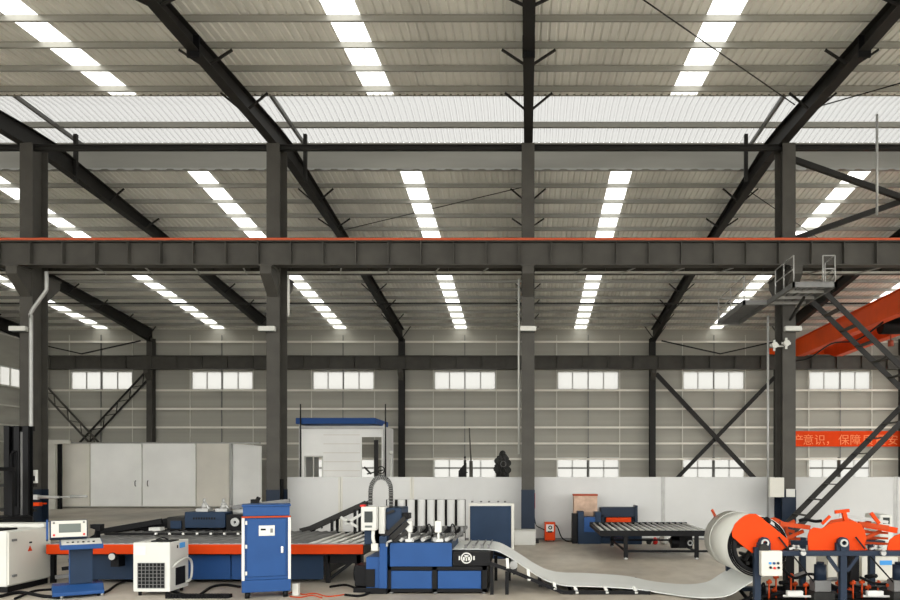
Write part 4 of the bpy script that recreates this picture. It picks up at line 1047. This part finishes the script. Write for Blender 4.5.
for a, b in ((827, 838), (857, 846)):
    m = MB(); m.bar((X(a,11.6), 11.58, Z(556,11.6)), (X(b,11.6), 11.58, Z(571,11.6)), .05, .05); build('gusset_brace', m, 'steel_navy', un)
for a in (789, 822+0, 868):
    pass
for a, b, c, e in ((795, 556, 818, 585), (872, 556, 898, 585)):
    m = MB(); m.bar((X(a,11.8), 11.9, Z(b,11.8)), (X(c,11.8), 11.9, Z(e,11.8)), .02, .02); build('stay_rod', m, 'black', un)
m = MB(); m.box(X(752,11.6), X(935,11.6), 11.5, 11.66, 0, .07); m.box(X(752,11.6), X(935,11.6), 13.2, 13.36, 0, .07); build('floor_beam', m, 'steel_navy', un)
for px in (790, 855, 935):
    m = MB(); m.box(X(px,12.4)-.07, X(px,12.4)+.07, 12.4, 12.55, .03, Z(551,11.6)); build('inner_post', m, 'black', un)
for px, py in ((803, 551.5), (883, 551.5)):
    m = MB(); m.cyl((X(px,11.5), 11.47, Z(py+1.5,11.5)), (X(px,11.5), 11.52, Z(py+1.5,11.5)), .04, n=12); m.box(X(px-1.5,11.5), X(px+1.5,11.5), 11.47, 11.52, Z(py,11.5), Z(py-2.5,11.5)); build('rail_clamp', m, 'grey', un)
for a, b in ((789, 799), (870, 882)):
    m = MB(); m.bar((X(a,11.6), 11.6, Z(549,11.6)), (X(b,11.6), 11.6, Z(546,11.6)), .05, .03); m.bar((X(a+4,11.6), 11.6, Z(545.5,11.6)), (X(b+3,11.6), 11.6, Z(550,11.6)), .05, .03); build('tool_clip', m, 'grey', un)
for a in (779, 856):
    m = MB(); m.bar((X(a,11.6), 11.62, Z(537,11.6)), (X(a+9,11.6), 11.6, Z(549,11.6)), .015, .025); build('lever_arm', m, 'black', un)
# control box with buttons
m = MB(); m.box(X(761,11.4), X(782,11.4), 11.38, 11.5, Z(576,11.4), Z(551,11.4)); cbb = build('control_box', m, 'off', un, .01)
for i, (px, py, c) in enumerate(((769.5, 563, 'bluelabel'), (773.5, 563, 'blue'), (777.5, 563, 'steel_navy'), (770, 567.3, 'black'), (774, 567.8, 'red'), (778, 567.5, 'black'))):
    m = MB(); m.cyl((X(px,11.4), 11.36, Z(py,11.4)), (X(px,11.4), 11.38, Z(py,11.4)), .019, n=12); build('push_button', m, c, cbb)
m = MB(); m.box(X(764,11.4), X(779,11.4), 11.5, 11.55, Z(572,11.4), Z(554,11.4)); build('box_bracket', m, 'steel_navy', un)
# motors on the floor between the posts
for px in (822, 901):
    x = X(px, 11.9); m = MB(); m.box(x-.13, x+.13, 11.85, 12.1, .2, .38); build('gear_motor', m, 'mid', un, .015)
    m = MB(); m.cyl((x, 11.97, .38), (x, 11.97, .62), .095, n=20); m.cyl((x, 11.97, .62), (x, 11.97, .66), .06, n=16); build('motor_body', m, 'steel_navy', un)
    m = MB(); m.box(x-.16, x+.16, 11.8, 12.14, .02, .2); build('motor_base', m, 'dark', un)
# big pale boxes seen under the rail
for i, (a, b, pt, pb) in enumerate(((828, 837, 557, 578), (862, 898, 557, 579), (790, 816, 557, 574))):
    m = MB(); dd = 14.6; m.box(X(a,dd), X(b,dd), dd, dd+.5, 0, Z(pt,dd))
    cq = solo('pale_crate', m, 'off', ['narrow pale box behind the right post of the uncoiler', 'pale box with a blue label under the right half of the uncoiler', 'pale box under the middle of the uncoiler'][i], 'box', 'pale boxes behind the uncoiler')
    if i == 1: crate2 = cq
m = MB(); dd = 14.59; m.box(X(880,dd), X(892,dd), dd, dd+.01, Z(565,dd), Z(560.5,dd))
build('blue_label', m, 'bluelabel', crate2, label='blue rectangular label')
# valve manifold on the floor
mf = thing('valve_manifold', 'low black manifold with many small orange valves under the uncoiler', 'manifold', (X(840,12.3), 12.2, 0))
m = MB(); dd = 12.2
m.box(X(765,dd), X(920,dd), 11.95, 12.9, .02, .05); m.box(X(765,dd), X(920,dd), 12.15, 12.25, .06, .12); m.box(X(765,dd), X(920,dd), 12.7, 12.8, .1, .16)  # the wide flat box is a dark tray added to darken the floor
for px in range(768, 920, 17): m.box(X(px,dd)-.03, X(px,dd)+.03, 12.15, 12.8, 0, .1)
build('manifold_frame_dark_tray', m, 'black', mf)
vs = [(769,583),(776,578),(791,577),(795,585),(806,586),(814,583),(838,584),(849,591),(853,584),(862,583),(868,588),(878,584),(889,586),(893,591),(774,591),(902,587)]
for i, (px, py) in enumerate(vs):
    dd = 12.05 + .1*(i % 4); x, z = X(px,dd), max(.14, Z(py,dd)); m = MB()
    m.cyl((x, dd, .06), (x, dd, z), .014, n=8); m.cyl((x-.04, dd, z+.01), (x+.04, dd, z+.02), .026, n=10); m.cyl((x, dd, z), (x+.01, dd, z+.06), .022, .018, n=10)
    build('valve', m, 'orange_dk', mf)
for i, px in enumerate((772, 787, 800, 812, 833, 846, 860, 873, 885, 898)):
    dd = 12.3; m = MB(); z = .18 + .05*((i*7) % 5); m.cyl((X(px-7,dd), dd, z), (X(px+6,dd), dd+.1, z+.1*((i % 3)-1)*.5), .035, n=8); build('air_pipe', m, 'rubber' if i % 2 else 'mid', mf)
for i, (a, b) in enumerate(((786, 802), (866, 882))):
    dd = 11.95; m = MB(); m.box(X(a,dd), X(b,dd), dd-.06, dd+.02, Z(596,dd), Z(590.5,dd)); m.cyl((X(a-3,dd), dd, Z(596,dd)), (X(b+12,dd), dd, Z(596.5,dd)), .02, n=8); build('white_valve_body', m, 'paper', mf, .01)
cables = [
 ([(740,575,12.6,.12),(750,590,12.2,.02),(765,592,12.1,.1),(790,585,12.1,.15),(815,592,12.2,.05)], 'black cable bunch curling below the coil', .03),
 ([(783,562,12.0,.55),(795,572,12.0,.4),(812,572,12.1,.45),(835,580,12.1,.25),(860,585,12.2,.1)], 'black hose hanging under the middle of the uncoiler', .022),
 ([(860,575,12.1,.4),(875,582,12.1,.3),(890,584,12.1,.28),(905,586,12.1,.2)], 'black hose hanging under the right end of the uncoiler', .022),
]
for pts_, l, r in cables:
    m = MB(); m.tube([(X(a,y), y, z) for a, b, y, z in pts_], r); solo('black_hose', m, 'rubber', l, 'hose', 'black hoses around the uncoiler')
for i in range(4):
    m = MB(); m.tube([(X(737+i*4,12.2), 12.05+.07*i, .03), (X(745+i*4,12.2), 11.95+.05*i, .08+.04*i), (X(752+i*3,12.2), 12.2-.05*i, .16+.05*i), (X(765,12.2), 12.2, .05)], .018)
    solo('black_hose', m, 'rubber', 'thin black hose in the bundle on the floor under the coil', 'hose', 'hose bundle under the coil')
# white van-like machine behind the uncoiler
wm = thing('white_machine', 'white rounded machine with a dark window behind the right end of the uncoiler', 'machine', (X(887,17), 17, 0))
m = MB(); m.box(X(880,17), X(893,17), 17, 17.8, .1, Z(514.5,17)); build('housing', m, 'white', wm, .05)
m = MB(); m.box(X(883,17), X(889.5,17), 16.985, 17.0, Z(524,17), Z(517.5,17)); build('window', m, 'screen', wm)
m = MB(); m.box(X(881,17), X(892,17), 17.05, 17.75, 0, .1); build('plinth', m, 'black', wm)

# ---------------------------------------------------------------- roller conveyor table (middle right)
y0, y1 = 17.9, 20.9; zt = Z(531.5, y0); tx0, tx1 = X(600,y0)+.0, X(709,y0)+.1
rc = thing('roller_conveyor', 'black-legged roller conveyor table right of centre behind the white strip', 'conveyor', ((tx0+tx1)/2, 19.4, 0))
for yy in (y0, y1-.06):
    m = MB(); m.box(tx0, tx1, yy, yy+.06, zt-.11, zt+.02); build('side_rail', m, 'black', rc)
for xx in (tx0, tx1-.05):
    m = MB(); m.box(xx, xx+.05, y0+.06, y1-.06, zt-.1, zt-.02); build('end_rail', m, 'black', rc)
m = MB(); m.box(tx0+.06, tx1-.06, y0+.06, y1-.06, zt-.1, zt-.08); build('pan', m, 'black', rc)
n = 16
for i in range(n):
    x = tx0+.11+(tx1-tx0-.22)*i/(n-1); m = MB(); m.cyl((x, y0+.06, zt-.02), (x, y1-.06, zt-.015), .027, n=12); build('roller', m, 'roller', rc)
for px in (626, 697):
    x = X(px, y0)
    for yy in (y0+.03, y1-.05):
        m = MB(); m.box(x-.045, x+.045, yy-.045+.02, yy+.045+.02, .04, zt-.1); lg = build('leg', m, 'black', rc)
        q = MB(); q.cyl((x, yy+.02, 0), (x, yy+.02, .05), .05, n=12); build('levelling_foot', q, 'grey', lg)
m = MB(); x0, x1 = X(626,y0), X(697,y0)
for yy in (y0+.05, y1-.03): m.box(x0, x1+.3, yy-.02, yy+.02, .17, .22)
m.box(x0-.02, x0+.02, y0, y1, .17, .21); m.box(x1-.02, x1+.02, y0, y1, .17, .21); build('stretcher', m, 'black', rc)
m = MB(); x = X(684, 18.6); m.cyl((x-.28, 18.8, .33), (x+.1, 18.8, .33), .15, n=20); m.box(x-.1, x+.22, 18.65, 18.95, .2, .5); m.cyl((x+.15, 18.6, .33), (x+.15, 18.66, .33), .09, n=20); mt_ = build('drive_motor', m, 'black', rc, .01)
m = MB(); m.ring((x+.15, 18.59, .33), 'y', .04, .07, .03, 20); build('motor_cap', m, 'grey', mt_)
# things on the floor behind it
d = 21.75
bps = thing('small_press', 'blue press with a brown box on top, left of the roller conveyor table', 'machine', (X(588,d), d, 0))
m = MB(); m.prism([(X(578,d),0), (X(601,d),0), (X(601,d),Z(512,d)), (X(595,d),Z(512,d)), (X(595,d),Z(517,d)), (X(584,d),Z(517,d)), (X(584,d),Z(511.5,d)), (X(578,d),Z(511.5,d))], d, d+.5); build('body', m, 'navy', bps, .01)
m = MB(); m.box(X(584,d), X(595,d), d-.03, d, Z(532,d), Z(517,d)); build('front_plate', m, 'blue', bps, .01)
m = MB(); m.box(X(572.5,d), X(578,d), d+.1, d+.5, 0, Z(514,d)); build('side_housing', m, 'black', bps, .01)
m = MB(); m.box(X(575,d), X(599,d), d+.5, d+.95, .0, Z(496.5,d)); bb_ = build('brown_cabinet', m, 'rust', bps, .01, label='dusty brown box')
m = MB(); m.box(X(574.5,d), X(599.5,d), d+.48, d+.97, Z(496.5,d), Z(494.8,d)); build('lid', m, 'rusttop', bb_)
m = MB(); m.box(X(601,d), X(626,d), d+.1, d+.4, 0, .16); build('foot_bar', m, 'navy', bps)
sb = thing('shear_machine', 'dark blue low machine with an orange front panel behind the roller conveyor table', 'machine', (X(618,22.2), 22.2, 0))
dd = 22.3
m = MB(); m.box(X(601,dd), X(636,dd), dd, dd+.5, Z(517,dd), Z(507.5,dd)); m.box(X(603,dd), X(634,dd), dd+.15, dd+.5, .1, Z(516,dd)); build('beam', m, 'steel_navy', sb, .01)
m = MB(); m.box(X(606,dd), X(631,dd), dd-.05, dd+.1, Z(530,dd), Z(517.5,dd)); build('orange_panel', m, 'orange', sb, .01)
m = MB(); m.box(X(635,dd), X(637.5,dd), dd-.05, dd+.4, 0, Z(505.5,dd)); m.box(X(602,dd), X(604,dd), dd-.0, dd+.4, 0, Z(515,dd)); build('upright', m, 'steel_navy', sb)
m = MB(); m.box(X(628,21.6), X(642,21.6), 21.6, 21.95, 0, Z(535.5,21.6)); solo('blue_crate', m, 'navy', 'small dark blue box on the floor under the roller conveyor table', 'box', bev=.01)
for i, (px, w, h, mm, l) in enumerate(((649, 4, .16, 'dark', 'dark lump'), (655, 4.5, .2, 'red', 'red bundle'), (664, 7, .28, 'paper', 'white bag'), (671, 3, .15, 'dark', 'small dark item'))):
    m = MB(); dd = 21.7; bmesh.ops.create_icosphere(m.bm, subdivisions=2, radius=1, matrix=Matrix.Translation((X(px,dd), dd, h*.45)) @ Matrix.Diagonal((w*dd/F*.62, .18, h*.55, 1)))
    for v in m.bm.verts:
        v.co += Vector((random.uniform(-.02,.02), random.uniform(-.02,.02), random.uniform(-.02,.02))); v.co.z = max(0, v.co.z)
    solo('cloth_bundle', m, mm, l + ' on the floor against the partition, seen under the conveyor table', 'bundle', bev=0)
# orange charger, white box
d = 22.6
wd = thing('welding_set', 'small orange upright welding unit on the floor against the partition', 'welder', (X(550,d), d, 0))
m = MB(); m.box(X(544.5,d), X(555,d), d-.2, d+.15, .04, Z(522,d)); build('case', m, 'orange', wd, .012)
m = MB(); m.box(X(546,d), X(553.5,d), d-.21, d-.2, Z(531,d), Z(524,d)); build('control_panel', m, 'paper', wd)
m = MB(); m.ring((X(550,d), d-.215, Z(527,d)), 'y', .03, .06, .02, 20); m.box(X(547.5,d), X(552,d), d-.22, d-.21, Z(532,d), Z(530.5,d)); build('dial', m, 'black', wd)
for x in (X(546,d), X(553.5,d)):
    m = MB(); m.cyl((x-.02, d, .04), (x+.02, d, .04), .04); build('wheel', m, 'rubber', wd)
m = MB(); m.tube([(X(554,d), d-.05, .5), (X(557.5,d), d-.1, .42), (X(561,d), d-.15, .15), (X(566,d), d-.2, .03), (X(574,d), d-.1, .02)], .018); solo('power_cable', m, 'rubber', 'black cable running right from the orange welding unit', 'cable')
m = MB(); m.tube([(X(534,d), d-.2, .8), (X(536,d), d-.2, .5), (X(540,d), d-.2, .42), (X(544.5,d), d-.15, .35)], .014); solo('power_cable', m, 'rubber', 'black cable from the middle column to the orange welding unit', 'cable')
d = 21.75
wbx = thing('white_box', 'low white box on the floor in front of the middle column', 'box', (X(525,d), d, 0))
m = MB(); m.box(X(514.5,d), X(535.5,d), d-.35, d+.2, .0, Z(530.5,d)); build('case', m, 'paper', wbx, .012)
m = MB(); m.box(X(514,d), X(536,d), d-.36, d+.21, Z(530.5,d), Z(529.5,d)); build('lid', m, 'white', wbx)
m = MB(); m.box(.2, .24, D1-.3, D1-.1, 1.0, 1.45); solo('red_tag', m, 'red', 'small red strip on the right side of the middle column', 'tag')

# ---------------------------------------------------------------- cables on the floor at the front
def fl_cable(pts_, r, mm, label, name='floor_cable'):
    m = MB(); P_ = []
    for a, b in pts_:
        y = EYE*F/(b-VY); P_.append((X(a,y), y, r*.9))
    m.tube(P_, r); solo(name, m, mm, label, 'cable')
fl_cable([(98,596),(108,592),(118,585),(130,582),(150,588),(170,592),(185,596)], .022, 'rubber', 'black cable from the console towards the white chiller')
fl_cable([(15,600),(35,592),(60,590),(75,586)], .022, 'rubber', 'black cable on the floor in front of the white cabinet')
fl_cable([(0,598),(20,594),(45,598),(62,599)], .03, 'rubber', 'thick black cable at the bottom left edge')
fl_cable([(200,596),(212,588),(225,586),(240,588)], .024, 'rubber', 'black cable left of the tall blue cabinet')
fl_cable([(289,594),(296,592),(303,595),(315,594),(328,597),(345,595)], .011, 'orange_dk', 'orange cable on the floor right of the tall blue cabinet')
fl_cable([(290,597),(300,598),(312,596),(322,598.5)], .011, 'orange_dk', 'second orange cable nearer the camera by the tall blue cabinet')
fl_cable([(345,596),(360,597),(372,593),(380,589)], .022, 'rubber', 'black cable at the foot of the cutting machine')
fl_cable([(330,588),(345,586),(355,589)], .022, 'rubber', 'black cable between roller table leg and drive unit')
ct = thing('cable_track', 'black segmented cable track on the floor right of the white chiller', 'cable track', (X(205,12.55), 12.55, 0))
m = MB()
for i in range(20):
    x = X(168+i*3.2, 12.55); m.box(x, x+.04, 12.45, 12.6, 0, .06)
m.box(X(168,12.55), X(231,12.55), 12.5, 12.55, .0, .04)
build('links', m, 'rubber', ct)
m = MB(); xx = X(292.5,12.6); m.box(xx-.05, xx+.05, 12.75, 12.85, 0, .2); solo('socket_box', m, 'off', 'small pale socket box on the floor right of the tall blue cabinet', 'socket box')

# ---------------------------------------------------------------- world, camera
w = bpy.data.worlds.new('overcast_sky'); SC.world = w; w.use_nodes = True
bg = w.node_tree.nodes['Background']; bg.inputs[0].default_value = (1.0, .995, .975, 1); bg.inputs[1].default_value = 2.2
cam = bpy.data.cameras.new('camera'); co2 = bpy.data.objects.new('camera', cam); COL.objects.link(co2)
cam.sensor_width = 36; cam.lens = 36*F/900
cam.shift_x = -(VX-450)/900; cam.shift_y = (VY-300)/900
cam.clip_end = 300
co2.location = (0, 0, EYE); co2.rotation_euler = (math.pi/2, 0, 0)
SC.camera = co2
SC.view_settings.view_transform = 'Standard'; SC.view_settings.look = 'None'
SC.view_settings.gamma = 1; SC.view_settings.use_curve_mapping = False
SC.view_settings.exposure = 1.15
SC.cycles.use_denoising = True
SC.cycles.max_bounces = 10; SC.cycles.diffuse_bounces = 6; SC.cycles.transparent_max_bounces = 12
